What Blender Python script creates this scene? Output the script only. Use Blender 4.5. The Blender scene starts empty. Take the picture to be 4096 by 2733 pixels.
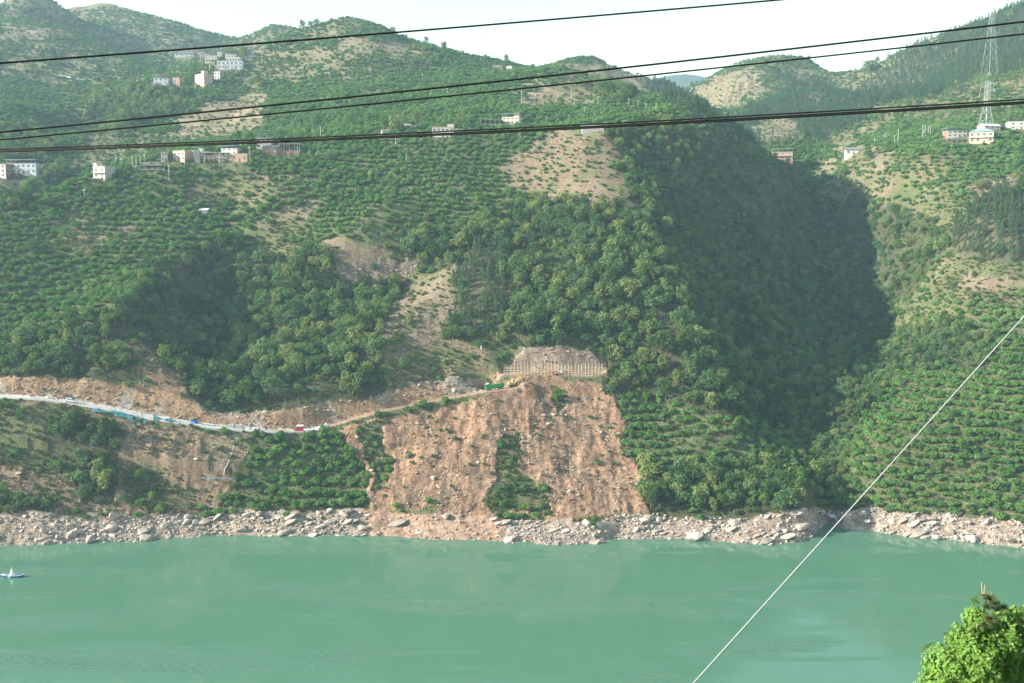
import bpy, math, random
import numpy as np
from mathutils import Vector, Matrix

# ------------------------------------------------------------------ camera, sky, sun, exposure
S = bpy.context.scene
COL = S.collection
PITCH = math.radians(6.0)
CAM_H = 118.0
cam_d = bpy.data.cameras.new("camera")
cam_d.lens = 35.0
cam_d.sensor_width = 36.0
cam_d.clip_start = 0.2
cam_d.clip_end = 20000.0
cam = bpy.data.objects.new("camera", cam_d)
COL.objects.link(cam)
cam.location = (0, 0, CAM_H)
cam.rotation_euler = (math.pi / 2 - PITCH, 0, 0)
S.camera = cam

TO_SUN = Vector((-0.885, -0.18, 0.415)).normalized()
SUN_EL = math.asin(TO_SUN.z)
SUN_AZ = math.atan2(TO_SUN.x, TO_SUN.y)
world = bpy.data.worlds.new("World")
S.world = world
world.use_nodes = True
wn = world.node_tree
wn.nodes.clear()
w_out = wn.nodes.new("ShaderNodeOutputWorld")
w_bg = wn.nodes.new("ShaderNodeBackground")
w_sky = wn.nodes.new("ShaderNodeTexSky")
w_sky.sky_type = 'NISHITA'
w_sky.sun_disc = False
w_sky.sun_elevation = SUN_EL
w_sky.sun_rotation = SUN_AZ
w_sky.altitude = 0
w_sky.air_density = 1.75
w_sky.dust_density = 0.0
w_sky.ozone_density = 0.0
w_bg.inputs['Strength'].default_value = 0.098
wn.links.new(w_sky.outputs[0], w_bg.inputs[0])
wn.links.new(w_bg.outputs[0], w_out.inputs[0])

sun_d = bpy.data.lights.new("sun", 'SUN')
sun_d.energy = 5.0
sun_d.angle = math.radians(0.6)
sun_d.color = (1.0, 0.92, 0.78)
sun = bpy.data.objects.new("sun", sun_d)
COL.objects.link(sun)
sun.rotation_euler = TO_SUN.to_track_quat('Z', 'Y').to_euler()
sun.location = (0, 0, 600)

S.view_settings.view_transform = 'Standard'
S.view_settings.look = 'None'
S.view_settings.gamma = 1.0
S.view_settings.use_curve_mapping = False
S.view_settings.exposure = 1.55
S.render.engine = 'CYCLES'
S.cycles.max_bounces = 4
S.cycles.diffuse_bounces = 1
S.cycles.use_adaptive_sampling = True
S.cycles.adaptive_threshold = 0.02
S.cycles.glossy_bounces = 2
S.cycles.transmission_bounces = 2
S.cycles.transparent_max_bounces = 4
S.cycles.volume_bounces = 0
S.cycles.use_denoising = True
S.cycles.caustics_reflective = False
S.cycles.caustics_refractive = False
HAZE_DENSITY = 0.00016

rng = np.random.default_rng(7)
random.seed(7)

# ------------------------------------------------------------------ picture <-> place (photo positions are in a 2350-wide copy of it)
FPX, CX, CY = 1024 * 35.0 / 36.0, 512.0, 341.5
K = 1024.0 / 2350.0
CP, SP = math.cos(PITCH), math.sin(PITCH)

def ray(vx, vy):
    a = (np.asarray(vx, float) * K - CX) / FPX
    b = (CY - np.asarray(vy, float) * K) / FPX
    return a, CP + b * SP, -SP + b * CP

def at(vx, vy, D):
    a, dy, dz = ray(vx, vy)
    s = D / dy
    return float(a * s), float(D), float(CAM_H + dz * s)

def at_z(vx, vy, z):
    a, dy, dz = ray(vx, vy)
    s = (z - CAM_H) / dz
    return float(a * s), float(dy * s), float(z)

def project(x, y, z):
    d = z - CAM_H
    zc = np.maximum(y * CP - d * SP, 1e-3)
    yc = y * SP + d * CP
    return (CX + FPX * x / zc) / K, (CY - FPX * yc / zc) / K

# ------------------------------------------------------------------ noise
_P = rng.permutation(4096).astype(np.int64)
_G = rng.random(4096)

def vnoise(x, y, seed=0):
    x = x + seed * 17.31
    y = y - seed * 9.77
    xi = np.floor(x).astype(np.int64)
    yi = np.floor(y).astype(np.int64)
    xf = x - xi
    yf = y - yi
    u = xf * xf * xf * (xf * (xf * 6 - 15) + 10)
    v = yf * yf * yf * (yf * (yf * 6 - 15) + 10)
    def h(a, b):
        return _G[_P[(_P[a & 4095] + b) & 4095]]
    n00, n10, n01, n11 = h(xi, yi), h(xi + 1, yi), h(xi, yi + 1), h(xi + 1, yi + 1)
    return ((n00 * (1 - u) + n10 * u) * (1 - v) + (n01 * (1 - u) + n11 * u) * v) * 2 - 1

def fbm(x, y, octs=4, seed=0, gain=0.5):
    s = 0.0
    a = 1.0
    t = 0.0
    for i in range(octs):
        s = s + a * vnoise(x, y, seed + i * 3)
        t += a
        a *= gain
        x = x * 2.03 + 5.1
        y = y * 2.03 - 3.7
    return s / t

def sstep(a, b, x):
    t = np.clip((x - a) / (b - a), 0, 1)
    return t * t * (3 - 2 * t)

# ------------------------------------------------------------------ terrain: measured points, smooth surface through them
SHORE = [(-260, 1262), (-120, 1258), (0, 1253), (150, 1246), (300, 1241), (450, 1233), (520, 1229), (700, 1229), (840, 1229), (960, 1234), (1100, 1241),
         (1230, 1246), (1350, 1249), (1400, 1240), (1500, 1237), (1600, 1241), (1720, 1247), (1810, 1245), (1860, 1232), (1885, 1216), (1905, 1207),
         (1935, 1209), (1960, 1216), (2050, 1227), (2150, 1237), (2250, 1247), (2350, 1256), (2480, 1268), (2620, 1285)]
C = []
for vx, vy in SHORE:
    x, y, z = at_z(vx, vy, 0.0)
    C.append((x, y, z))
    C.append((x, y - 40, -16))
_sx = np.array([p[0] for p in SHORE], float)
_sy = np.array([at_z(p[0], p[1], 0.0)[1] for p in SHORE])
def shore_depth(vx):
    return float(np.interp(vx, _sx, _sy))
STRIP_TOP = [(-150, 1192), (0, 1186), (150, 1181), (300, 1178), (450, 1180), (560, 1173), (700, 1172), (850, 1172), (980, 1178), (1120, 1186), (1260, 1190),
             (1350, 1194), (1500, 1175), (1650, 1186), (1780, 1181), (1865, 1168), (1990, 1164), (2100, 1174), (2230, 1185), (2350, 1195), (2500, 1206)]
for vx, vy in STRIP_TOP:
    C.append(at(vx, vy, shore_depth(vx) + 11))
ROAD = [(-260, 905, 426), (-150, 906, 425), (0, 909, 424), (80, 913, 424), (160, 922, 425), (250, 938, 425), (330, 955, 425), (400, 966, 424), (480, 979, 424),
        (560, 986, 425), (640, 989, 426), (700, 988, 428), (745, 981, 431), (800, 964, 434), (870, 945, 438), (950, 928, 442), (1040, 911, 446), (1110, 898, 449),
        (1165, 890, 451), (1200, 886, 452)]
BENCH = [(1140, 858, 459), (1200, 857, 459), (1270, 857, 459), (1340, 858, 459), (1395, 859, 459)]
CTRL = ROAD + BENCH + [
    # tops of the road cut
    (-150, 868, 430), (0, 868, 431), (110, 864, 431), (210, 868, 431), (300, 880, 431), (380, 893, 431), (430, 918, 430), (480, 943, 430), (560, 948, 432), (640, 943, 433),
    (740, 924, 437), (830, 917, 441), (900, 898, 445), (960, 878, 450), (1040, 868, 454), (1110, 872, 457),
    (1165, 830, 464), (1205, 797, 467), (1270, 792, 467), (1350, 800, 467), (1392, 832, 464),
    (1300, 930, 446),
    # left spur, its orchard face and the ridge above it
    (-150, 520, 535), (0, 505, 545), (70, 475, 560), (140, 440, 575), (200, 408, 590), (240, 395, 600),
    (100, 700, 485), (0, 760, 458), (100, 600, 512), (150, 500, 558), (300, 450, 580), (450, 400, 600), (380, 378, 606), (560, 378, 608),
    (620, 470, 572), (540, 525, 562), (430, 590, 526), (450, 470, 580), (400, 520, 555), (520, 450, 588), (300, 600, 512), (250, 650, 490), (480, 545, 550), (350, 640, 492), (290, 690, 468), (270, 780, 450), (190, 850, 436),
    # the shaded hollow behind it
    (450, 700, 514), (400, 800, 472), (480, 600, 538), (480, 850, 468), (560, 560, 552), (600, 660, 524), (600, 800, 485), (640, 520, 560), (720, 555, 545),
    (700, 700, 508), (760, 820, 465), (850, 572, 536), (850, 645, 528), (930, 570, 540), (930, 640, 530), (780, 585, 532), (780, 650, 524), (850, 720, 505),
    # bald rib, lit forest face, promontory top
    (950, 720, 488), (1030, 620, 520), (890, 800, 460), (1000, 850, 458), (1100, 760, 478), (1110, 840, 462),
    (1250, 700, 492), (1250, 600, 520), (1250, 500, 550), (1200, 450, 575), (1250, 330, 620), (1100, 300, 642), (900, 310, 642), (700, 372, 612), (800, 390, 600),
    (1000, 400, 595), (1000, 500, 560), (820, 470, 570), (1300, 300, 625), (1390, 298, 612), (1440, 297, 620), (1500, 296, 628),
    # arris of the promontory and its shaded flank
    (1440, 400, 578), (1480, 480, 553), (1540, 620, 508), (1600, 780, 470), (1680, 950, 440), (1750, 1100, 412),
    (1500, 920, 450), (1450, 1050, 420), (1600, 1060, 416), (1640, 293, 655), (1600, 288, 645), (1700, 335, 668), (1760, 368, 680), (1830, 402, 705),
    (1700, 500, 628), (1750, 650, 590), (1790, 800, 528), (1830, 950, 470), (1640, 400, 628), (1500, 400, 600), (1560, 480, 584), (1620, 620, 545), (1680, 780, 506), (1745, 950, 464),
    # the gully
    (1895, 1100, 425), (1893, 1000, 458), (1880, 800, 545), (1885, 640, 635), (1893, 540, 695), (1885, 432, 760),
    # right bank
    (2000, 1080, 415), (2000, 1000, 438), (2100, 1000, 430), (2250, 1000, 422), (2350, 1000, 418), (2500, 1010, 412), (2110, 850, 488), (2250, 850, 470), (2350, 850, 461), (2500, 850, 455),
    (2000, 850, 522), (2050, 700, 600), (2055, 765, 572), (2200, 700, 525), (2350, 700, 508), (2500, 700, 500), (2000, 580, 650), (2150, 560, 580), (2300, 560, 550), (2350, 480, 580), (2500, 470, 570),
    (1960, 470, 690), (2050, 430, 655), (2150, 450, 620), (2300, 400, 628), (1950, 400, 715), (2150, 345, 672), (2245, 318, 685), (2350, 330, 665), (2500, 320, 660), (1980, 370, 730),
    (2250, 292, 725), (2100, 305, 745), (1950, 348, 755), (1880, 335, 835), (1790, 365, 775), (1740, 362, 790), (2000, 262, 905), (2150, 210, 950), (2250, 182, 930), (2350, 170, 900), (2500, 150, 900),
    (2350, 250, 780), (2200, 250, 820),
    (2000, 172, 1190), (2050, 142, 1180), (2100, 112, 1170), (2200, 76, 1155), (2250, 56, 1145), (2350, 12, 1130), (2500, -50, 1110),
    # hill beyond the valley on the right
    (1700, 312, 860), (1750, 245, 1050), (1860, 260, 980), (1880, 210, 1090), (1750, 180, 1200), (1750, 127, 1320), (1640, 172, 1290), (1580, 215, 1250), (1840, 134, 1320), (1920, 176, 1290), (1950, 180, 1280), (1995, 166, 1290),
    # middle hill
    (1210, 158, 1060), (1240, 148, 1085), (1330, 128, 1120), (1400, 141, 1110), (1480, 181, 1085), (1560, 217, 1045), (1625, 262, 1000),
    (1310, 160, 825), (1370, 187, 815), (1450, 236, 790), (1560, 267, 760), (1640, 288, 725), (1200, 205, 785), (1300, 242, 742), (1300, 285, 665), (1450, 275, 690), (1150, 250, 720),
    (800, 150, 900), (800, 220, 790), (1000, 220, 790), (1000, 170, 890), (600, 152, 935), (700, 102, 985), (680, 76, 1015), (800, 46, 1035), (905, 87, 1012), (860, 62, 1020), (1000, 116, 1012), (1100, 136, 1030), (1180, 153, 1050),
    (740, 300, 680), (640, 290, 720),
    # left hills
    (40, 402, 665), (60, 470, 645), (130, 385, 690), (60, 345, 705), (60, 250, 810), (60, 150, 1010), (60, 62, 1160), (-150, 30, 1250), (0, 20, 1240), (80, -12, 1300), (170, 72, 1155), (240, 112, 1100), (330, 152, 1030),
    (240, 2, 1450), (160, 25, 1420), (330, 32, 1400), (400, 72, 1350), (455, 118, 1290), (425, 96, 1320), (490, 118, 1320), (530, 104, 1350), (620, 60, 1360), (680, 72, 1330),
    (205, 320, 830), (180, 250, 930), (265, 300, 775), (250, 200, 900), (350, 182, 935), (460, 188, 890), (500, 135, 960), (400, 250, 820), (520, 262, 800), (550, 212, 860), (300, 240, 850), (340, 340, 700), (470, 330, 700),
]
C += [at(*c) for c in CTRL]
# ground that hides behind crests: photo column, depth, height
HID = [(30, 600, 118), (-100, 600, 112), (90, 620, 122), (250, 1250, 325), (330, 1200, 300), (100, 1330, 350), (1400, 950, 232), (1540, 900, 205), (1600, 1130, 235), (1680, 730, 163), (1740, 735, 160),
       (1640, 800, 175), (1960, 1130, 235), (600, 1130, 285), (520, 1100, 275), (1000, 1150, 275), (800, 1200, 300), (1300, 1260, 280), (1100, 1200, 265), (1500, 1230, 235), (240, 1650, 400), (500, 1600, 330), (620, 1600, 350),
       (80, 1600, 400), (-150, 1600, 420), (800, 1600, 290), (1100, 1600, 240), (1400, 1600, 220), (1700, 1600, 280), (1850, 1600, 280), (2000, 1600, 250), (2200, 1500, 300), (2400, 1500, 320), (2550, 1500, 330), (1995, 1420, 270)]
for vx, D, z in HID:
    a, dy, dz = ray(vx, 300)
    C.append((float(a / dy * D), D, z))
C = np.array(C)

class Surf:
    pass
def fit(P):
    xy = P[:, :2] / 100.0
    n = len(P)
    d = np.linalg.norm(xy[:, None] - xy[None], axis=2)
    A = np.zeros((n + 3, n + 3))
    A[:n, :n] = d ** 1.5 + np.eye(n) * 0.004
    A[:n, n] = 1
    A[:n, n + 1:] = xy
    A[n:, :n] = A[:n, n:].T
    b = np.zeros(n + 3)
    b[:n] = P[:, 2]
    return xy, np.linalg.solve(A, b)
_xy, _w = fit(C)
def tps(x, y):
    q = np.stack([x, y], -1).reshape(-1, 2) / 100.0
    out = np.empty(len(q))
    for i in range(0, len(q), 20000):
        s = q[i:i + 20000]
        d = np.sqrt(((s[:, None] - _xy[None]) ** 2).sum(2))
        out[i:i + 20000] = (d ** 1.5) @ _w[:-3] + _w[-3] + s @ _w[-2:]
    return out.reshape(np.shape(x))

# polar grid seen from the river bank: columns share X/Y, rows share Y
TMAX = 0.60
NC = 930
tc = np.linspace(-TMAX, TMAX, NC)
rows = list(np.arange(335, 372, 1.0)) + list(np.arange(372, 474, 0.55)) + list(np.arange(474, 720, 0.95))
y = rows[-1]
stepy = 1.2
while y < 1660:
    y += stepy
    stepy = min(5.0, stepy * 1.012)
    rows.append(y)
ry = np.array(rows)
NR = len(ry)
ct = np.linspace(-TMAX, TMAX, 240)
cr = ry[::2]
if cr[-1] < ry[-1]:
    cr = np.append(cr, ry[-1])
CT, CR = np.meshgrid(ct, cr)
zc_ = tps(CT * CR, CR)
# coarse -> fine
fi = np.interp(ry, cr, np.arange(len(cr)))
fj = np.interp(tc, ct, np.arange(len(ct)))
def bil(Z, fi, fj):
    i0 = np.clip(np.floor(fi).astype(int), 0, Z.shape[0] - 2)
    j0 = np.clip(np.floor(fj).astype(int), 0, Z.shape[1] - 2)
    a = fi - i0
    b = fj - j0
    return (Z[i0, j0] * (1 - a) * (1 - b) + Z[i0 + 1, j0] * a * (1 - b) + Z[i0, j0 + 1] * (1 - a) * b + Z[i0 + 1, j0 + 1] * a * b)
FI, FJ = np.meshgrid(fi, fj, indexing='ij')
Zb = bil(zc_, FI, FJ)
TT, YY = np.meshgrid(tc, ry)
XX = TT * YY
# road and working bench cut into the slope
def bench_line(pts):
    W = np.array([at(*p) for p in pts])
    return W[:, 0], W[:, 1], W[:, 2]
RX, RY_, RZ_ = bench_line(ROAD)
BX, BY, BZ = bench_line(BENCH)
def cut_bench(Z, X, Y, lx, ly, lz, hw, up, down, fade):
    yl = np.interp(X, lx, ly)
    zl = np.interp(X, lx, lz)
    s = Y - yl
    inside = np.clip(np.minimum((X - lx[0]) / fade, (lx[-1] - X) / fade), 0, 1)
    zz = Z.copy()
    m = np.abs(s) <= hw
    zz[m] = zl[m]
    m = s > hw
    zz[m] = np.minimum(Z[m], zl[m] + (s[m] - hw) * up)
    zz[m] = np.where(Z[m] < zl[m], Z[m], zz[m])
    m = s < -hw
    zz[m] = np.maximum(Z[m], zl[m] - (-s[m] - hw) * down)
    near = (np.abs(s) < 16) & (inside > 0)
    return np.where(near, Z + (zz - Z) * inside, Z), np.where(inside > 0, np.abs(s), 99.0)
Zr, d_road = cut_bench(Zb, XX, YY, RX, RY_, RZ_, 3.3, 2.6, 1.1, 3.0)
Zr, d_bench = cut_bench(Zr, XX, YY, BX, BY, BZ, 3.2, 3.2, 1.6, 3.0)

def visible(Z, margin=0.0):
    el = (Z - CAM_H) / YY
    run = np.maximum.accumulate(el, axis=0)
    prev = np.vstack([np.full((1, el.shape[1]), -9.0), run[:-1]])
    return el + margin / YY >= prev - 1e-4, prev

# ------------------------------------------------------------------ land cover, traced on the photograph
ORCH, SPARSE, YOUNG, FOREST, PINE, SCRUB, TAN, SLIDE, CUT, SHORE_Z, ROADZ, BROWN, CLIFF, LOWF, MEADOW = range(15)
POLY = [
    # upper hills
    (SPARSE, [(0, -60), (2350, -60), (2350, 160), (1900, 260), (1640, 260), (1240, 160), (900, 130), (600, 140), (420, 180), (0, 200)]),
    (TAN, [(560, 130), (620, 105), (800, 88), (905, 92), (960, 115), (820, 130), (760, 140), (640, 150)]),
    (SPARSE, [(560, 140), (800, 130), (960, 120), (1000, 150), (900, 185), (700, 180), (560, 175)]),
    (ORCH, [(610, 118), (640, 85), (720, 80), (790, 95), (760, 112)]),
    (ORCH, [(800, 60), (870, 55), (920, 90), (860, 95)]),
    (ORCH, [(980, 112), (1120, 135), (1200, 155), (1200, 200), (1050, 190), (960, 150)]),
    (TAN, [(380, 325), (430, 262), (500, 222), (600, 195), (608, 262), (580, 300), (520, 318), (440, 330)]),
    (FOREST, [(190, 300), (200, 240), (270, 200), (360, 200), (420, 215), (400, 260), (330, 290), (260, 310)]),
    (SCRUB, [(130, 330), (200, 300), (300, 300), (400, 320), (400, 345), (250, 370), (150, 400)]),
    (SCRUB, [(20, 170), (60, 145), (150, 150), (220, 185), (150, 180), (60, 190)]),
    (TAN, [(0, 70), (60, 55), (120, 70), (100, 85), (0, 90)]),
    (ORCH, [(0, 190), (80, 185), (170, 215), (190, 330), (120, 390), (0, 380)]),
    (FOREST, [(0, 300), (60, 310), (120, 320), (140, 400), (135, 430), (0, 505)]),
    (TAN, [(1290, 165), (1340, 140), (1420, 150), (1500, 190), (1480, 205), (1400, 200), (1370, 170)]),
    (SPARSE, [(1170, 200), (1260, 165), (1350, 165), (1390, 195), (1360, 235), (1180, 245)]),
    (TAN, [(1190, 235), (1230, 210), (1370, 215), (1360, 240), (1190, 248)]),
    (PINE, [(1460, 195), (1500, 188), (1560, 205), (1620, 250), (1600, 270), (1510, 215)]),
    (FOREST, [(1370, 190), (1400, 190), (1470, 225), (1440, 245), (1390, 225)]),
    (TAN, [(1565, 225), (1600, 190), (1680, 160), (1760, 150), (1740, 200), (1700, 240), (1660, 255)]),
    (SPARSE, [(1660, 140), (1800, 120), (1900, 160), (1920, 185), (1820, 200), (1760, 170)]),
    (PINE, [(1660, 330), (1700, 260), (1760, 230), (1800, 190), (1900, 190), (1960, 205), (1920, 250), (1880, 300), (1780, 330)]),
    (CLIFF, [(1830, 210), (1870, 205), (1900, 235), (1880, 250), (1850, 235)]),
    (TAN, [(1700, 300), (1760, 265), (1820, 280), (1830, 310), (1760, 330)]),
    (PINE, [(1900, 265), (1950, 225), (2000, 175), (2100, 112), (2250, 55), (2420, -10), (2420, 150), (2290, 165), (2230, 180), (2190, 205), (2100, 230), (2060, 225), (2000, 255), (1950, 290), (1880, 330), (1850, 330)]),
    (SCRUB, [(2100, 235), (2200, 200), (2350, 160), (2420, 170), (2420, 270), (2250, 275), (2050, 285), (1980, 275)]),
    (SPARSE, [(2160, 240), (2240, 215), (2350, 190), (2420, 190), (2420, 260), (2250, 270)]),
    (MEADOW, [(1880, 335), (1960, 290), (2050, 265), (2080, 280), (2000, 310), (1950, 335), (1900, 345)]),
    (MEADOW, [(1990, 250), (2090, 225), (2100, 232), (2010, 262)]),
    # right bank
    (ORCH, [(2050, 400), (2180, 380), (2180, 450), (2060, 470)]),
    (SPARSE, [(1880, 380), (1990, 345), (2150, 365), (2180, 395), (2090, 440), (1960, 450), (1900, 430)]),
    (SCRUB, [(2050, 470), (2160, 455), (2250, 440), (2260, 560), (2160, 580), (2060, 520)]),
    (SCRUB, [(2150, 500), (2210, 470), (2260, 430), (2230, 500), (2190, 560), (2150, 570)]),
    (CLIFF, [(2230, 430), (2270, 405), (2350, 400), (2350, 440), (2290, 430), (2250, 450)]),
    (PINE, [(2200, 500), (2240, 460), (2290, 430), (2350, 440), (2420, 440), (2420, 590), (2300, 610), (2210, 590), (2180, 560)]),
    (LOWF, [(1900, 470), (1960, 450), (2050, 470), (2140, 500), (2150, 560), (2130, 640), (2060, 700), (2060, 780), (2030, 700), (1960, 600)]),
    (FOREST, [(1990, 520), (2060, 490), (2140, 520), (2150, 580), (2120, 660), (2050, 690), (2010, 620)]),
    (SCRUB, [(2130, 640), (2160, 590), (2230, 600), (2420, 610), (2420, 690), (2250, 690), (2160, 680)]),
    (TAN, [(2200, 645), (2230, 625), (2300, 632), (2420, 640), (2420, 660), (2250, 660)]),
    (SPARSE, [(2060, 720), (2150, 690), (2250, 700), (2120, 740), (2090, 790)]),
    (LOWF, [(2070, 760), (2180, 740), (2300, 780), (2250, 840), (2100, 850), (2040, 850)]),
    # promontory: bald top, forest face, shaded flank
    (FOREST, [(1030, 540), (1100, 500), (1180, 480), (1260, 450), (1330, 460), (1400, 440), (1440, 400), (1400, 330), (1400, 300), (1560, 290), (1700, 335), (1760, 370), (1890, 440),
              (1960, 600), (2050, 700), (2055, 790), (2030, 870), (1950, 1010), (1945, 1140), (1880, 1165), (1780, 1185), (1650, 1190), (1480, 1178), (1470, 1110), (1470, 900), (1395, 890),
              (1388, 835), (1280, 790), (1160, 800), (1020, 770), (1030, 640)]),
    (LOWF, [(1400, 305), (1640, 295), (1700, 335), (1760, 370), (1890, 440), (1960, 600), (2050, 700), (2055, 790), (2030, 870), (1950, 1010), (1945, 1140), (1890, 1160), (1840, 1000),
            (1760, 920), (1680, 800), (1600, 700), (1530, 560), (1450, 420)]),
    (PINE, [(1040, 640), (1070, 570), (1140, 560), (1150, 640), (1150, 760), (1050, 750), (1020, 740)]),
    (ORCH, [(1425, 930), (1480, 915), (1560, 930), (1680, 950), (1760, 970), (1850, 1000), (1860, 1050), (1760, 1060), (1620, 1065), (1500, 1085), (1440, 1060)]),
    (TAN, [(1420, 470), (1450, 460), (1470, 500), (1440, 510)]),
    (YOUNG, [(1135, 395), (1190, 345), (1290, 305), (1390, 300), (1410, 330), (1430, 420), (1440, 455), (1360, 470), (1310, 455), (1240, 440), (1160, 425)]),
    # left spur and hollow
    (FOREST, [(270, 700), (330, 640), (430, 595), (540, 545), (620, 505), (690, 560), (740, 600), (760, 645), (930, 645), (870, 740), (865, 860), (870, 912), (740, 925), (560, 945), (440, 930), (390, 892),
              (300, 876), (200, 864), (110, 862), (-60, 866), (-60, 780), (60, 770), (150, 770), (230, 760)]),
    (FOREST, [(860, 570), (980, 525), (1060, 520), (1100, 520), (1060, 580), (1030, 630), (930, 610)]),
    (LOWF, [(300, 720), (400, 640), (480, 600), (540, 640), (560, 740), (520, 850), (420, 900), (330, 850)]),
    (BROWN, [(270, 770), (330, 780), (400, 850), (430, 900), (360, 880), (300, 850)]),
    (SCRUB, [(540, 540), (620, 500), (720, 520), (730, 580), (640, 610), (560, 590)]),
    (TAN, [(620, 482), (660, 464), (720, 460), (740, 470), (700, 490), (640, 500)]),
    (TAN, [(720, 575), (790, 545), (870, 560), (900, 585), (800, 598), (730, 600)]),
    (CLIFF, [(765, 608), (850, 590), (945, 598), (930, 642), (850, 655), (770, 640)]),
    (TAN, [(858, 812), (888, 705), (948, 640), (1042, 598), (1048, 700), (1022, 770), (940, 808)]),
    (SCRUB, [(880, 800), (910, 740), (940, 700), (950, 740), (920, 790)]),
    (TAN, [(930, 700), (990, 640), (1035, 620), (1030, 700), (1000, 750), (940, 770)]),
    (YOUNG, [(860, 800), (940, 780), (1020, 770), (1130, 800), (1140, 850), (1060, 862), (940, 880), (870, 905)]),
    (SPARSE, [(860, 800), (940, 780), (1130, 810), (1130, 850), (1000, 850), (880, 890)]),
    (TAN, [(95, 520), (180, 490), (270, 495), (250, 560), (150, 570)]),
    (SPARSE, [(60, 540), (180, 480), (300, 500), (330, 540), (200, 580), (90, 590)]),
    (TAN, [(560, 400), (620, 395), (690, 405), (640, 430), (560, 425)]),
    (SPARSE, [(420, 420), (560, 400), (720, 410), (700, 440), (560, 470), (430, 460)]),
    # below the road
    (BROWN, [(-60, 915), (80, 922), (250, 950), (400, 975), (470, 998), (580, 1000), (560, 1060), (520, 1160), (560, 1178), (300, 1182), (-60, 1190)]),
    (SCRUB, [(-60, 925), (80, 930), (180, 950), (280, 965), (260, 1060), (190, 1100), (60, 1070), (-60, 1060)]),
    (FOREST, [(80, 950), (200, 945), (270, 980), (268, 1060), (258, 1150), (190, 1165), (165, 1100), (150, 1040), (80, 1010)]),
    (FOREST, [(-60, 1150), (60, 1145), (135, 1140), (130, 1180), (-60, 1188)]),
    (SCRUB, [(270, 1070), (330, 1060), (440, 1120), (440, 1170), (300, 1170)]),
    (TAN, [(470, 1010), (560, 1000), (590, 1010), (540, 1060), (480, 1090)]),
    (ORCH, [(520, 1155), (545, 1090), (575, 1030), (620, 1008), (720, 1000), (785, 985), (800, 1050), (825, 1110), (845, 1172), (700, 1168), (560, 1168)]),
    (SLIDE, [(790, 975), (850, 960), (1000, 928), (1110, 905), (1165, 895), (1175, 862), (1390, 866), (1415, 900), (1425, 1000), (1440, 1060), (1460, 1090), (1485, 1175), (1350, 1200), (1250, 1195), (1100, 1190), (860, 1178), (840, 1120), (810, 1050)]),
    (SPARSE, [(825, 975), (895, 955), (905, 1050), (890, 1130), (850, 1135), (835, 1050)]),
    (SCRUB, [(1255, 885), (1285, 890), (1290, 925), (1270, 940), (1258, 915)]),
    (SCRUB, [(1145, 1000), (1190, 985), (1200, 1070), (1270, 1120), (1275, 1190), (1110, 1182), (1095, 1150), (1140, 1090)]),
    (CUT, [(-60, 866), (110, 862), (210, 866), (300, 878), (380, 891), (430, 916), (480, 941), (560, 946), (640, 941), (740, 922), (830, 915), (900, 896), (960, 876), (1040, 866), (1110, 872),
           (1150, 850), (1165, 830), (1205, 795), (1270, 790), (1350, 798), (1392, 832), (1392, 862), (1165, 862), (1110, 895), (870, 943), (750, 980), (560, 985), (400, 963), (160, 918), (-60, 904)]),
]
ZW, ZH, ZO = 1260, 860, 60      # raster at half size, with a margin
zone_img = np.zeros((ZH, ZW), np.int8)
cut_img = np.zeros((ZH, ZW), np.int8)
def fill(poly, val, img=None):
    P = np.array(poly, float)
    px = P[:, 0] / 2 + ZO / 2 * 0 + 42
    py = P[:, 1] / 2 + 42
    x0, x1 = int(max(0, px.min())), int(min(ZW - 1, px.max() + 1))
    y0, y1 = int(max(0, py.min())), int(min(ZH - 1, py.max() + 1))
    gx, gy = np.meshgrid(np.arange(x0, x1 + 1), np.arange(y0, y1 + 1))
    ins = np.zeros(gx.shape, bool)
    j = len(P) - 1
    for i in range(len(P)):
        c = ((py[i] > gy) != (py[j] > gy))
        with np.errstate(divide='ignore', invalid='ignore'):
            xi = (px[j] - px[i]) * (gy - py[i]) / (py[j] - py[i]) + px[i]
        ins ^= c & (gx < xi)
        j = i
    sub = (zone_img if img is None else img)[y0:y1 + 1, x0:x1 + 1]
    sub[ins] = val
for v, p in POLY:
    if v == CUT:
        fill(p, 1, cut_img)
    else:
        fill(p, v)
_st_x = np.array([p[0] for p in STRIP_TOP], float)
_st_y = np.array([p[1] for p in STRIP_TOP], float)
def zone_at(x, y, z, jitter=True):
    vx, vy = project(x, y, z)
    if jitter:
        q = 45.0 / np.maximum(y, 1)
        wx = fbm(x / 14, y / 14, 4, 11, .6) * 36
        wy = fbm(x / 14 + 40, y / 14, 4, 12, .6) * 26
    else:
        wx = wy = 0
    ix = np.clip(((vx + wx) / 2 + 42).astype(int), 0, ZW - 1)
    iy = np.clip(((vy + wy) / 2 + 42).astype(int), 0, ZH - 1)
    zn = zone_img[iy, ix].astype(int)
    cx_ = np.clip(((vx + wx * .3) / 2 + 42).astype(int), 0, ZW - 1)
    cy_ = np.clip(((vy + wy * .3) / 2 + 42).astype(int), 0, ZH - 1)
    zn = np.where(cut_img[cy_, cx_] > 0, CUT, zn)
    top = np.interp(vx, _st_x, _st_y) + wy * 0.5
    zn = np.where((vy > top) & (y < 440), SHORE_Z, zn)
    return zn

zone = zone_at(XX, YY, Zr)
zone[(d_road < 3.3)] = ROADZ
zone[(d_bench < 3.2)] = ROADZ
vis0, _ = visible(Zr, 1.0)
zone[~vis0 & (YY > 500)] = np.where(zone[~vis0 & (YY > 500)] == SHORE_Z, ORCH, zone[~vis0 & (YY > 500)])

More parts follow.
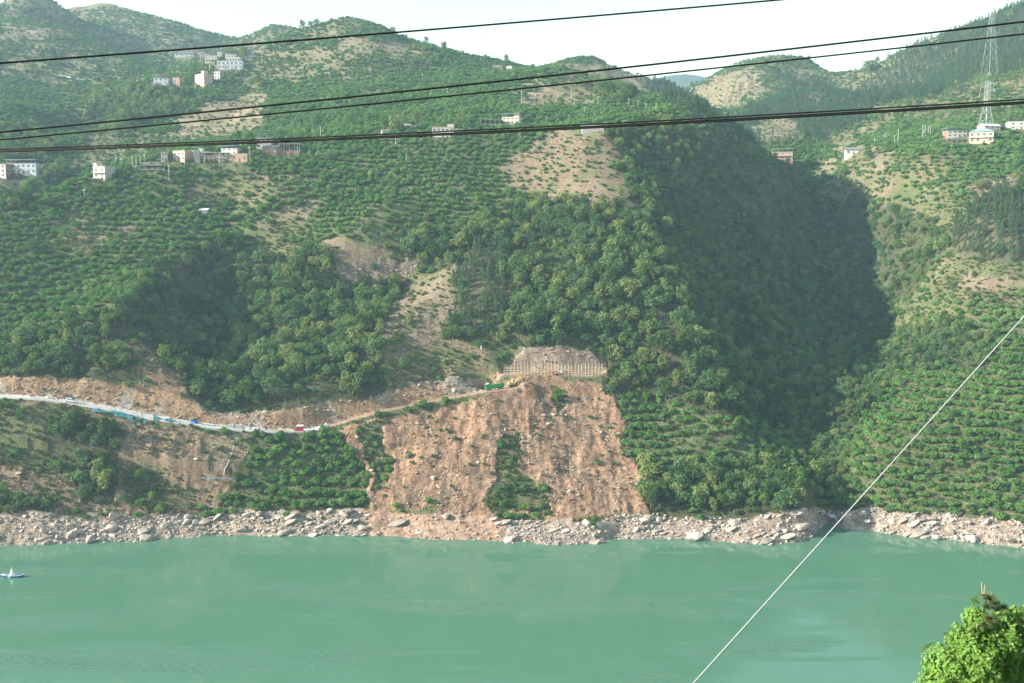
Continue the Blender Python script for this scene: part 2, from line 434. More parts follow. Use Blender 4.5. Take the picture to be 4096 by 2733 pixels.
# relief
flat = np.clip(np.minimum((d_road - 3.3) / 5.0, (d_bench - 3.2) / 5.0), 0, 1)
far = sstep(500, 1000, YY)
big = fbm(XX / 62, YY / 62, 3, 1) * (2.6 + 3.5 * far)
mid = fbm(XX / 19, YY / 19, 3, 2)
small = fbm(XX / 5.5, YY / 5.5, 3, 3)
rough = np.full(zone.shape, 0.45)
for zt, r in ((SLIDE, 0.7), (CUT, 2.3), (SHORE_Z, 1.5), (CLIFF, 2.2), (BROWN, 1.2), (TAN, 0.6), (FOREST, 0.8), (LOWF, 0.8)):
    rough[zone == zt] = r
ridged = 1 - np.abs(fbm(XX / 8.0, YY / 20.0, 4, 5, 0.55)) * 2
lowz = np.clip(Zr / 8.0, 0.0, 1)
Zf = Zr + flat * (lowz * big * sstep(4, 40, np.minimum(d_road, 99)) + mid * 1.1 * np.sqrt(rough) * (0.4 + 0.6 * lowz) + small * 0.75 * rough + np.where((zone == SLIDE) | (zone == CUT) | (zone == CLIFF) | (zone == BROWN), ridged * np.where(zone == SLIDE, 1.15, 0.9), 0))
# strata steps in the rock faces
st = np.isin(zone, (CUT, CLIFF, SHORE_Z))
ph = (Zf + fbm(XX / 22, YY / 22, 2, 8) * 2.0) / 1.7
fr = ph - np.floor(ph)
Zf = np.where(st & (flat > 0.3), Zf + 1.7 * (sstep(0.25, 0.95, fr) - fr) * 0.75, Zf)
# terraces of the orchards
TER = np.where(YY < 760, 2.7, 5.4)
tw = np.where(YY > 740, 1.45, 1.0) * np.isin(zone, (ORCH, SPARSE, YOUNG, TAN, MEADOW)) * flat * (0.15 + 0.5 * sstep(-0.1, 0.5, fbm(XX / 70, YY / 70, 2, 21)))
ph = (Zf + fbm(XX / 40, YY / 40, 2, 22) * 1.5) / TER
fr = ph - np.floor(ph)
Zf = Zf + tw * TER * (sstep(0.55, 1.0, fr) - fr) * 0.85
vis, prev_el = visible(Zf, 0.4)

def H(x, y):
    x = np.asarray(x, float)
    y = np.asarray(y, float)
    return bil(Zf, np.interp(y, ry, np.arange(NR)), (x / y + TMAX) / (2 * TMAX) * (NC - 1))
def seen(x, y, z, margin):
    i = np.clip(np.round(np.interp(y, ry, np.arange(NR))).astype(int), 0, NR - 1)
    j = np.clip(np.round((x / y + TMAX) / (2 * TMAX) * (NC - 1)).astype(int), 0, NC - 1)
    return (z + margin - CAM_H) / y >= prev_el[i, j]
_yf = np.arange(337, 1640, 0.2)
def ground_at(vx, vy, ymin=337):
    """where the sight line through a photo position meets the ground"""
    a, dy, dz = ray(vx, vy)
    yy = _yf[_yf >= ymin]
    z = H(a / dy * yy, yy)
    hit = np.nonzero(z >= CAM_H + dz / dy * yy)[0]
    k = hit[0] if len(hit) else len(yy) - 1
    return Vector((float(a / dy * yy[k]), float(yy[k]), float(z[k])))

# ------------------------------------------------------------------ materials
def mat(name):
    m = bpy.data.materials.new(name)
    m.use_nodes = True
    nt = m.node_tree
    b = nt.nodes["Principled BSDF"]
    return m, nt, b

def plain(name, col, rough=0.7, metal=0.0, var=0.12, scale=1.5, spec=0.3):
    m, nt, b = mat(name)
    tc_ = nt.nodes.new("ShaderNodeTexCoord")
    no = nt.nodes.new("ShaderNodeTexNoise")
    no.inputs['Scale'].default_value = scale
    no.inputs['Detail'].default_value = 4
    nt.links.new(tc_.outputs['Object'], no.inputs['Vector'])
    mx = nt.nodes.new("ShaderNodeMix")
    mx.data_type = 'RGBA'
    mx.inputs[6].default_value = (*[c * (1 - var) for c in col], 1)
    mx.inputs[7].default_value = (*[min(1, c * (1 + var)) for c in col], 1)
    nt.links.new(no.outputs['Fac'], mx.inputs[0])
    nt.links.new(mx.outputs[2], b.inputs['Base Color'])
    b.inputs['Roughness'].default_value = rough
    b.inputs['Metallic'].default_value = metal
    b.inputs['Specular IOR Level'].default_value = spec
    return m

def ground_mat():
    m, nt, b = mat("ground")
    at_ = nt.nodes.new("ShaderNodeAttribute")
    at_.attribute_name = "cover"
    tc_ = nt.nodes.new("ShaderNodeTexCoord")
    def noise(scale, detail, rough=0.6):
        n = nt.nodes.new("ShaderNodeTexNoise")
        n.inputs['Scale'].default_value = scale
        n.inputs['Detail'].default_value = detail
        n.inputs['Roughness'].default_value = rough
        nt.links.new(tc_.outputs['Object'], n.inputs['Vector'])
        return n
    n1, n2 = noise(0.9, 6, 0.7), noise(0.07, 4)
    r1 = nt.nodes.new("ShaderNodeMapRange")
    r1.inputs[1].default_value, r1.inputs[2].default_value = 0.3, 0.7
    r1.inputs[3].default_value, r1.inputs[4].default_value = 0.45, 1.55
    nt.links.new(n1.outputs['Fac'], r1.inputs[0])
    r2 = nt.nodes.new("ShaderNodeMapRange")
    r2.inputs[1].default_value, r2.inputs[2].default_value = 0.3, 0.7
    r2.inputs[3].default_value, r2.inputs[4].default_value = 0.82, 1.18
    nt.links.new(n2.outputs['Fac'], r2.inputs[0])
    mu = nt.nodes.new("ShaderNodeMath")
    mu.operation = 'MULTIPLY'
    nt.links.new(r1.outputs[0], mu.inputs[0])
    nt.links.new(r2.outputs[0], mu.inputs[1])
    vm = nt.nodes.new("ShaderNodeVectorMath")
    vm.operation = 'SCALE'
    nt.links.new(at_.outputs['Color'], vm.inputs[0])
    nt.links.new(mu.outputs[0], vm.inputs['Scale'])
    nt.links.new(vm.outputs[0], b.inputs['Base Color'])
    n3 = noise(1.6, 5, 0.7)
    bp = nt.nodes.new("ShaderNodeBump")
    bp.inputs['Strength'].default_value = 0.9
    bp.inputs['Distance'].default_value = 0.5
    nt.links.new(n3.outputs['Fac'], bp.inputs['Height'])
    nt.links.new(bp.outputs[0], b.inputs['Normal'])
    b.inputs['Roughness'].default_value = 0.95
    b.inputs['Specular IOR Level'].default_value = 0.1
    return m
M_GROUND = ground_mat()

# ------------------------------------------------------------------ object helpers
def tag(o, label=None, cat=None, group=None, kind=None):
    if label: o["label"] = label
    if cat: o["category"] = cat
    if group: o["group"] = group
    if kind: o["kind"] = kind
    return o

def link(name, me, parent=None, mats=None):
    o = bpy.data.objects.new(name, me)
    if me is not None and mats is not None:
        for m in (mats if isinstance(mats, (list, tuple)) else [mats]):
            if len(me.materials) < (len(mats) if isinstance(mats, (list, tuple)) else 1):
                me.materials.append(m)
    if parent is not None:
        o.parent = parent
    COL.objects.link(o)
    return o

def empty(name, loc, rz=0.0):
    o = bpy.data.objects.new(name, None)
    o.empty_display_size = 0.5
    o.location = loc
    o.rotation_euler = (0, 0, rz)
    COL.objects.link(o)
    return o

def grid_mesh(name, V, nr, nc):
    me = bpy.data.meshes.new(name)
    i = np.arange(nr - 1)[:, None] * nc + np.arange(nc - 1)[None]
    F = np.stack([i, i + 1, i + nc + 1, i + nc], -1).reshape(-1, 4)
    me.vertices.add(len(V))
    me.vertices.foreach_set("co", np.asarray(V, np.float32).ravel())
    me.loops.add(F.size)
    me.loops.foreach_set("vertex_index", F.ravel().astype(np.int32))
    me.polygons.add(len(F))
    me.polygons.foreach_set("loop_start", np.arange(0, F.size, 4, dtype=np.int32))
    me.polygons.foreach_set("loop_total", np.full(len(F), 4, np.int32))
    me.update(calc_edges=True)
    return me

class MB:
    """collects simple solids for one mesh"""
    def __init__(self):
        self.v, self.f, self.m = [], [], []
    def add(self, V, F, mi=0):
        n = len(self.v)
        self.v += [tuple(p) for p in V]
        self.f += [tuple(i + n for i in f) for f in F]
        self.m += [mi] * len(F)
        return self
    def box(self, x0, x1, y0, y1, z0, z1, mi=0):
        V = [(x0, y0, z0), (x1, y0, z0), (x1, y1, z0), (x0, y1, z0), (x0, y0, z1), (x1, y0, z1), (x1, y1, z1), (x0, y1, z1)]
        return self.add(V, [(0, 3, 2, 1), (4, 5, 6, 7), (0, 1, 5, 4), (1, 2, 6, 5), (2, 3, 7, 6), (3, 0, 4, 7)], mi)
    def hexa(self, V, mi=0):
        return self.add(V, [(0, 3, 2, 1), (4, 5, 6, 7), (0, 1, 5, 4), (1, 2, 6, 5), (2, 3, 7, 6), (3, 0, 4, 7)], mi)
    def tube(self, p0, p1, r0, r1=None, n=8, mi=0, cap=True):
        p0, p1 = Vector(p0), Vector(p1)
        r1 = r0 if r1 is None else r1
        d = (p1 - p0).normalized()
        u = d.orthogonal().normalized()
        w = d.cross(u)
        V = []
        for p, r in ((p0, r0), (p1, r1)):
            for k in range(n):
                a = 2 * math.pi * k / n
                V.append(p + (u * math.cos(a) + w * math.sin(a)) * r)
        F = [(k, (k + 1) % n, n + (k + 1) % n, n + k) for k in range(n)]
        if cap:
            F += [tuple(range(n - 1, -1, -1)), tuple(range(n, 2 * n))]
        return self.add(V, F, mi)
    def path(self, pts, radii, n=6, mi=0):
        pts = [Vector(p) for p in pts]
        V, F = [], []
        for i, p in enumerate(pts):
            d = (pts[min(i + 1, len(pts) - 1)] - pts[max(i - 1, 0)]).normalized()
            u = d.cross(Vector((0.13, 0.2, 1))).normalized() if abs(d.z) < 0.97 else Vector((1, 0, 0))
            u = (u - d * u.dot(d)).normalized()
            w = d.cross(u)
            r = radii[i] if isinstance(radii, (list, tuple)) else radii
            for k in range(n):
                a = 2 * math.pi * k / n
                V.append(p + (u * math.cos(a) + w * math.sin(a)) * r)
        for i in range(len(pts) - 1):
            for k in range(n):
                F.append((i * n + k, i * n + (k + 1) % n, (i + 1) * n + (k + 1) % n, (i + 1) * n + k))
        F += [tuple(range(n - 1, -1, -1)), tuple(range((len(pts) - 1) * n, len(pts) * n))]
        return self.add(V, F, mi)
    def prism(self, poly, y0, y1, mi=0):
        n = len(poly)
        V = [(x, y0, z) for x, z in poly] + [(x, y1, z) for x, z in poly]
        F = [tuple(range(n)), tuple(range(2 * n - 1, n - 1, -1))]
        F += [(k, n + k, n + (k + 1) % n, (k + 1) % n) for k in range(n)]
        return self.add(V, F, mi)
    def mesh(self, name, mats=None, smooth=False):
        me = bpy.data.meshes.new(name)
        me.from_pydata([tuple(p) for p in self.v], [], self.f)
        for m in (mats if isinstance(mats, (list, tuple)) else ([mats] if mats else [])):
            me.materials.append(m)
        if any(self.m):
            me.polygons.foreach_set("material_index", self.m)
        if smooth:
            me.polygons.foreach_set("use_smooth", [True] * len(me.polygons))
        me.update()
        return me
    def build(self, name, mats, parent=None, smooth=False):
        return link(name, self.mesh(name, mats, smooth), parent)

# ------------------------------------------------------------------ the hillside sheet
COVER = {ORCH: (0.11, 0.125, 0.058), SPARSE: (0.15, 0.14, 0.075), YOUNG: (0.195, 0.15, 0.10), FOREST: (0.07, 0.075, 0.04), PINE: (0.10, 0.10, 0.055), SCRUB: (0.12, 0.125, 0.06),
         TAN: (0.215, 0.17, 0.115), SLIDE: (0.25, 0.155, 0.098), CUT: (0.27, 0.175, 0.11), SHORE_Z: (0.30, 0.235, 0.185), ROADZ: (0.54, 0.52, 0.48), BROWN: (0.19, 0.135, 0.09),
         CLIFF: (0.185, 0.15, 0.12), LOWF: (0.07, 0.08, 0.045), MEADOW: (0.165, 0.15, 0.085)}
cov = np.zeros(zone.shape + (3,), np.float32)
for k, c in COVER.items():
    cov[zone == k] = c
n_a = fbm(XX / 9, YY / 9, 4, 31)[..., None]
n_b = fbm(XX / 24, YY / 24, 3, 32)[..., None]
tanc, grs = np.array((0.235, 0.178, 0.118)), np.array((0.11, 0.145, 0.05))
m_ = np.isin(zone, (ORCH, SPARSE, SCRUB, YOUNG, TAN, MEADOW))[..., None]
tn = sstep(0.05, 0.6, n_a + 0.5 * n_b) * np.where(zone == ORCH, 0.55, 1.0)[..., None]
cov = np.where(m_, cov * (1 - tn * 0.55) + tanc * tn * 0.55, cov)
gn = sstep(0.1, 0.6, -n_a + 0.4 * n_b)
cov = np.where(m_, cov * (1 - gn * 0.5) + grs * gn * 0.5, cov)
# terraced hills: stony risers, grassy treads
tphase = fr
tz = (np.isin(zone, (SPARSE, TAN)) & (YY > 700))[..., None]
rz = (sstep(0.5, 0.6, tphase) * (0.6 + 0.4 * vnoise(XX / 30, YY / 30, 5)))[..., None]
cov = np.where(tz, cov * (1 - 0.75 * rz) + np.array((0.25, 0.20, 0.14)) * 0.75 * rz, cov)
cov = np.where(tz, cov * (1 - 0.35 * (1 - rz)) + np.array((0.12, 0.14, 0.06)) * 0.35 * (1 - rz), cov)
# grey rock in the cut, paler debris and dark streaks on the slide
rk = np.array((0.31, 0.285, 0.25))
gk = sstep(0.0, 0.35, fbm(XX / 11, YY / 5, 3, 33))[..., None]
cov = np.where((zone == CUT)[..., None], cov * (1 - gk * 0.75) + rk * gk * 0.75, cov)
vxg, vyg = project(XX, YY, Zf)
upper = ((zone == CUT) & (vxg > 1150))[..., None]
cov = np.where(upper, np.array((0.225, 0.175, 0.138)) * (0.8 + 0.45 * gk), cov)
sk = sstep(0.0, 0.5, fbm(XX / 5, YY / 26, 3, 34))[..., None]
cov = np.where((zone == SLIDE)[..., None], cov * (1 + 0.18 * n_a) * (1 - sk * 0.22) + np.array((0.36, 0.275, 0.20)) * sk * 0.22, cov)
ek = sstep(0.12, 0.5, fbm(XX / 7, YY / 22, 4, 36))[..., None]
cov = np.where((zone == SLIDE)[..., None], cov * (1 - ek * 0.8) + np.array((0.15, 0.10, 0.07)) * ek * 0.8, cov)
red = sstep(0.1, 0.5, fbm(XX / 16, YY / 16, 3, 35))[..., None]
cov = np.where((zone == SLIDE)[..., None], cov * (1 - red * 0.3) + np.array((0.34, 0.185, 0.11)) * red * 0.3, cov)
dirt = ((zone == ROADZ) & (vxg > 730))[..., None]
cov = np.where(dirt, np.array((0.36, 0.25, 0.17)) * (1 + 0.2 * n_a), cov)
soil_sh = ((zone == SHORE_Z) & (vxg > 835) & (vxg < 1160))[..., None]
cov = np.where(soil_sh, cov * 0.4 + np.array((0.36, 0.21, 0.13)) * 0.6, cov)
crevice_shade = fbm(XX / 2.3, YY / 1.6, 3, 37)[..., None]  # crevice shade painted as fine noise into rock and soil colour
cov = np.where(np.isin(zone, (CUT, CLIFF, SHORE_Z, SLIDE, BROWN))[..., None], cov * (1.02 + 0.55 * np.clip(crevice_shade, -1, 0.6)), cov)
cov = np.clip(cov, 0.01, 0.8)
me = grid_mesh("hillside", np.stack([XX, YY, Zf], -1).reshape(-1, 3), NR, NC)
ca = me.attributes.new("cover", 'FLOAT_COLOR', 'POINT')
ca.data.foreach_set("color", np.concatenate([cov, np.ones(cov.shape[:2] + (1,), np.float32)], -1).astype(np.float32).ravel())
hill = link("hillside_terrain", me, None, M_GROUND)
me.polygons.foreach_set("use_smooth", np.ones(len(me.polygons), bool))
tag(hill, "steep terraced river bank with orchards, landslide and hills behind", None, None, "structure")
# ------------------------------------------------------------------ foliage and rock materials
def leaf_mat(name, c_lo, c_hi, trans=0.25, patch=0.035, rough=0.6):
    m = bpy.data.materials.new(name)
    m.use_nodes = True
    nt = m.node_tree
    nt.nodes.clear()
    out = nt.nodes.new("ShaderNodeOutputMaterial")
    oi = nt.nodes.new("ShaderNodeObjectInfo")
    geo = nt.nodes.new("ShaderNodeNewGeometry")
    no = nt.nodes.new("ShaderNodeTexNoise")
    no.inputs['Scale'].default_value = patch
    no.inputs['Detail'].default_value = 3
    nt.links.new(geo.outputs['Position'], no.inputs['Vector'])
    n2 = nt.nodes.new("ShaderNodeTexNoise")
    n2.inputs['Scale'].default_value = 1.1
    n2.inputs['Detail'].default_value = 2
    nt.links.new(geo.outputs['Position'], n2.inputs['Vector'])
    ad = nt.nodes.new("ShaderNodeMath")
    ad.operation = 'MULTIPLY_ADD'
    ad.inputs[1].default_value = 0.55
    nt.links.new(oi.outputs['Random'], ad.inputs[0])
    nt.links.new(no.outputs['Fac'], ad.inputs[2])
    a2 = nt.nodes.new("ShaderNodeMath")
    a2.operation = 'MULTIPLY_ADD'
    a2.inputs[1].default_value = 0.6
    nt.links.new(n2.outputs['Fac'], a2.inputs[0])
    nt.links.new(ad.outputs[0], a2.inputs[2])
    mr = nt.nodes.new("ShaderNodeMapRange")
    mr.inputs[1].default_value, mr.inputs[2].default_value = 0.62, 1.5
    nt.links.new(a2.outputs[0], mr.inputs[0])
    mx = nt.nodes.new("ShaderNodeMix")
    mx.data_type = 'RGBA'
    mx.inputs[6].default_value = (*c_lo, 1)
    mx.inputs[7].default_value = (*c_hi, 1)
    nt.links.new(mr.outputs[0], mx.inputs[0])
    df = nt.nodes.new("ShaderNodeBsdfDiffuse")
    tr = nt.nodes.new("ShaderNodeBsdfTranslucent")
    nt.links.new(mx.outputs[2], df.inputs['Color'])
    br = nt.nodes.new("ShaderNodeVectorMath")
    br.operation = 'MULTIPLY'
    br.inputs[1].default_value = (1.25, 1.3, 0.7)
    nt.links.new(mx.outputs[2], br.inputs[0])
    nt.links.new(br.outputs[0], tr.inputs['Color'])
    ms = nt.nodes.new("ShaderNodeMixShader")
    ms.inputs[0].default_value = trans
    nt.links.new(df.outputs[0], ms.inputs[1])
    nt.links.new(tr.outputs[0], ms.inputs[2])
    nt.links.new(ms.outputs[0], out.inputs[0])
    return m

M_CITRUS = leaf_mat("citrus_leaves", (0.056, 0.148, 0.038), (0.165, 0.292, 0.082))
M_BROAD = leaf_mat("broad_leaves", (0.050, 0.124, 0.044), (0.165, 0.265, 0.108))
M_BROAD_L = leaf_mat("light_leaves", (0.11, 0.17, 0.05), (0.24, 0.30, 0.11))
M_BROAD_D = leaf_mat("dark_leaves", (0.032, 0.08, 0.024), (0.10, 0.17, 0.045))
M_BRIGHT = leaf_mat("fresh_leaves", (0.07, 0.17, 0.03), (0.15, 0.26, 0.05))
M_PINE = leaf_mat("pine_needles", (0.045, 0.105, 0.05), (0.11, 0.18, 0.085), 0.15)
M_SHRUB = leaf_mat("shrub_leaves", (0.06, 0.12, 0.035), (0.14, 0.19, 0.065))
M_DRY = leaf_mat("dry_leaves", (0.16, 0.15, 0.06), (0.28, 0.24, 0.11))
M_TUFT = leaf_mat("grass_blades", (0.12, 0.14, 0.05), (0.22, 0.22, 0.10))
M_BAMBOO = leaf_mat("bamboo_leaves", (0.13, 0.18, 0.05), (0.22, 0.27, 0.09))
M_BARK = plain("bark", (0.16, 0.12, 0.085), 0.9, var=0.3, scale=3)

def rock_mat(name, lo, hi, scale=0.35, bump=0.5):
    m, nt, b = mat(name)
    tc_ = nt.nodes.new("ShaderNodeTexCoord")
    oi = nt.nodes.new("ShaderNodeObjectInfo")
    no = nt.nodes.new("ShaderNodeTexNoise")
    no.inputs['Scale'].default_value = scale
    no.inputs['Detail'].default_value = 6
    no.inputs['Roughness'].default_value = 0.65
    nt.links.new(tc_.outputs['Object'], no.inputs['Vector'])
    ad = nt.nodes.new("ShaderNodeMath")
    ad.operation = 'MULTIPLY_ADD'
    ad.inputs[1].default_value = 0.6
    nt.links.new(oi.outputs['Random'], ad.inputs[0])
    nt.links.new(no.outputs['Fac'], ad.inputs[2])
    mr = nt.nodes.new("ShaderNodeMapRange")
    mr.inputs[1].default_value, mr.inputs[2].default_value = 0.35, 1.25
    nt.links.new(ad.outputs[0], mr.inputs[0])
    mx = nt.nodes.new("ShaderNodeMix")
    mx.data_type = 'RGBA'
    mx.inputs[6].default_value = (*lo, 1)
    mx.inputs[7].default_value = (*hi, 1)
    nt.links.new(mr.outputs[0], mx.inputs[0])
    nt.links.new(mx.outputs[2], b.inputs['Base Color'])
    bp = nt.nodes.new("ShaderNodeBump")
    bp.inputs['Strength'].default_value = bump
    bp.inputs['Distance'].default_value = 0.2
    nt.links.new(no.outputs['Fac'], bp.inputs['Height'])
    nt.links.new(bp.outputs[0], b.inputs['Normal'])
    b.inputs['Roughness'].default_value = 0.9
    b.inputs['Specular IOR Level'].default_value = 0.2
    return m
M_ROCK = rock_mat("pale_rock", (0.25, 0.20, 0.165), (0.58, 0.51, 0.44))
M_TALUS = rock_mat("talus_rock", (0.22, 0.16, 0.115), (0.50, 0.40, 0.315))

# ------------------------------------------------------------------ tree shapes
def cards(clumps, size, rs, jitter=0.55, low=-0.45):
    """many small folded leaf sprays spread over and inside lumpy clumps"""
    V, F = [], []
    for (c, r, n) in clumps:
        c = np.array(c)
        r = np.array(r)
        d = rs.normal(size=(int(n * 1.6), 3))
        d /= np.linalg.norm(d, axis=1)[:, None]
        d = d[d[:, 2] > low][:n]
        for k in range(len(d)):
            dd = d[k]
            rad = rs.uniform(0.72, 1.06)
            p = c + r * dd * rad
            nn = dd / r
            nn = nn / np.linalg.norm(nn) + rs.normal(size=3) * jitter
            nn /= np.linalg.norm(nn)
            t = np.cross(nn, rs.normal(size=3))
            t /= np.linalg.norm(t)
            b = np.cross(nn, t)
            s = size * rs.uniform(0.6, 1.3)
            i = len(V)
            V += [p - t * s * 0.62, p - b * s * 0.36 - nn * s * 0.16, p + t * s * 0.62, p + b * s * 0.36 - nn * s * 0.16]
            F += [(i, i + 1, i + 2), (i, i + 2, i + 3)]
    return V, F

def trunk_mb(h, r, rs, limbs=3, spread=0.8, lean=0.1):
    mb = MB()
    top = Vector((rs.uniform(-lean, lean) * h, rs.uniform(-lean, lean) * h, h))
    mid_ = top * 0.5 + Vector((rs.uniform(-.05, .05) * h, rs.uniform(-.05, .05) * h, 0))
    mb.path([(0, 0, -0.5), mid_, top], [r * 1.25, r * 0.85, r * 0.4], 6)
    for k in range(limbs):
        a = rs.uniform(0, 6.28)
        s = mid_.lerp(top, rs.uniform(0.0, 0.7))
        e = s + Vector((math.cos(a) * spread, math.sin(a) * spread, spread * rs.uniform(0.5, 1.0)))
        mb.path([s, s.lerp(e, 0.5) + Vector((0, 0, 0.08 * spread)), e], [r * 0.5, r * 0.35, r * 0.15], 5)
    return mb

def citrus_shape(i):
    rs = np.random.default_rng(100 + i)
    cl = [((0, 0, 1.25), (1.25, 1.25, 0.95), 60)]
    n = 7
    for k in range(n):
        a = 6.28 * k / n + rs.uniform(-.3, .3)
        q = rs.uniform(0.6, 1.25)
        r_ = rs.uniform(.5, .85)
        cl.append(((math.cos(a) * q, math.sin(a) * q, rs.uniform(0.7, 1.7)), (r_, r_, r_ * .85), int(34 * r_)))
    cl.append(((rs.uniform(-.3, .3), rs.uniform(-.3, .3), 1.95), (0.75, 0.75, 0.55), 26))
    return trunk_mb(0.9, 0.09, rs, 4, 0.6), cards(cl, 0.50, rs)

def broad_shape(i):
    rs = np.random.default_rng(200 + i)
    h = [6.0, 7.5, 5.0, 9.0, 6.5, 8.2][i % 6]
    w = [2.6, 2.5, 2.7, 2.6, 3.1, 3.4][i % 6]
    cl = []
    n = 10 + i % 3
    for k in range(n):
        a = 2.4 * k + rs.uniform(-.4, .4)
        f = (k + 0.5) / n
        q = w * (0.35 + 0.65 * math.sin(math.pi * (0.2 + 0.72 * f))) * rs.uniform(0.5, 0.85)
        s = w * rs.uniform(0.36, 0.58)
        cl.append(((math.cos(a) * q, math.sin(a) * q, h * (0.30 + 0.62 * f)), (s, s, s * rs.uniform(.7, 1.0)), 34))
    cl.append(((0, 0, h * 0.62), (w * 0.6, w * 0.6, h * 0.3), 40))
    return trunk_mb(h * 0.75, 0.16, rs, 5, w * 0.6), cards(cl, 0.72, rs, 0.6, -0.6)

def pine_shape(i):
    rs = np.random.default_rng(300 + i)
    h = [7.5, 9.0, 6.5][i % 3]
    cl = []
    for k in range(9):
        f = k / 8
        q = (1 - f) * 1.25 + 0.15
        for j in range(3):
            a = 2.1 * j + k * 0.9 + rs.uniform(-.3, .3)
            cl.append(((math.cos(a) * q * .7, math.sin(a) * q * .7, h * (0.18 + 0.8 * f)), (q * .75 + .2, q * .75 + .2, 0.5), 11))
    return trunk_mb(h * 0.95, 0.13, rs, 2, 0.6, 0.03), cards(cl, 0.55, rs, 0.7, -0.9)

def shrub_shape(i):
    rs = np.random.default_rng(400 + i)
    cl = []
    for k in range(4):
        a = rs.uniform(0, 6.28)
        q = rs.uniform(0.1, 0.6)
        s = rs.uniform(0.4, 0.65)
        cl.append(((math.cos(a) * q, math.sin(a) * q, rs.uniform(0.25, 0.7)), (s, s, s * .8), 20))
    return trunk_mb(0.5, 0.04, rs, 3, 0.4), cards(cl, 0.34, rs, 0.7, -0.5)

def bamboo_shape(i):
    rs = np.random.default_rng(500 + i)
    cl = []
    mb = MB()
    for k in range(12):
        a = rs.uniform(0, 6.28)
        q = rs.uniform(0.2, 1.0)
        h = rs.uniform(6, 9.5)
        b = Vector((math.cos(a) * q * .6, math.sin(a) * q * .6, -0.4))
        t = Vector((math.cos(a) * q * 2.6, math.sin(a) * q * 2.6, h))
        m_ = b.lerp(t, 0.6) - Vector((math.cos(a), math.sin(a), 0)) * 0.4
        mb.path([b, m_, t], [0.05, 0.04, 0.015], 5)
        for f in (0.45, 0.6, 0.75, 0.88, 1.0):
            p = b.lerp(t, f)
            cl.append((tuple(p), (0.55, 0.55, 0.75), 13))
    return mb, cards(cl, 0.55, rs, 0.8, -0.9)

def mk_mesh(name, V, F, m):
    me = bpy.data.meshes.new(name)
    me.from_pydata([tuple(v) for v in V], [], F)
    me.materials.append(m)
    me.update()
    return me

class Proto:
    pass
def protos(fn, count, leafs, tag_):
    out = []
    for i in range(count):
        tm, (V, F) = fn(i)
        p = Proto()
        leafm = leafs
        p.trunk = tm.mesh(tag_ + "_trunk", M_BARK)
        if isinstance(leafs, (list, tuple)):
            leafm = leafs[i % len(leafs)]
        p.crown = mk_mesh(tag_ + "_crown", V, F, leafm)
        mb = MB()
        mb.v, mb.f, mb.m = list(tm.v), list(tm.f), [0] * len(tm.f)
        mb.add(V, F, 1)
        p.whole = mb.mesh(tag_, [M_BARK, leafm])
        out.append(p)
    return out
P_CITRUS = protos(citrus_shape, 7, M_CITRUS, "citrus_tree")
P_BROAD = protos(broad_shape, 6, [M_BROAD, M_BROAD_L, M_BROAD, M_BROAD_D, M_BROAD_L, M_BROAD], "broadleaf_tree")
P_PINE = protos(pine_shape, 3, M_PINE, "pine_tree")
P_SHRUB = protos(shrub_shape, 3, M_SHRUB, "shrub")
P_DRY = protos(shrub_shape, 2, M_DRY, "dry_shrub")
P_TUFT = protos(shrub_shape, 3, [M_DRY, M_SHRUB, M_TUFT], "grass_tuft")
P_BAMBOO = protos(bamboo_shape, 1, M_BAMBOO, "bamboo")
P_BRIGHT = protos(broad_shape, 3, M_BRIGHT, "fresh_tree")

def rock_mesh(i, m, name, flat_=0.7):
    import bmesh
    rs = np.random.default_rng(600 + i)
    bm = bmesh.new()
    pts = rs.normal(size=(22, 3))
    pts /= np.linalg.norm(pts, axis=1)[:, None]
    pts *= np.array([1.0, rs.uniform(.65, .9), rs.uniform(flat_ - .15, flat_ + .15)]) * rs.uniform(0.8, 1.0, (22, 1))
    for p in pts:
        bm.verts.new(p)
    r = bmesh.ops.convex_hull(bm, input=bm.verts)
    bmesh.ops.delete(bm, geom=[v for v in bm.verts if not v.link_faces], context='VERTS')
    bmesh.ops.bevel(bm, geom=list(bm.edges), offset=0.06, segments=1, affect='EDGES', profile=0.5) if i % 2 == 0 else None
    me = bpy.data.meshes.new(name)
    bm.to_mesh(me)
    bm.free()
    me.materials.append(m)
    return me
M_CUTROCK = rock_mat("cut_rock", (0.20, 0.135, 0.09), (0.42, 0.34, 0.265))
CUTS = [rock_mesh(40 + i, M_CUTROCK, "cut_block", 0.55) for i in range(5)]
ROCKS = [rock_mesh(i, M_ROCK, "boulder", 0.62) for i in range(8)]
TALUS = [rock_mesh(20 + i, M_TALUS, "slide_rock", 0.5) for i in range(6)]

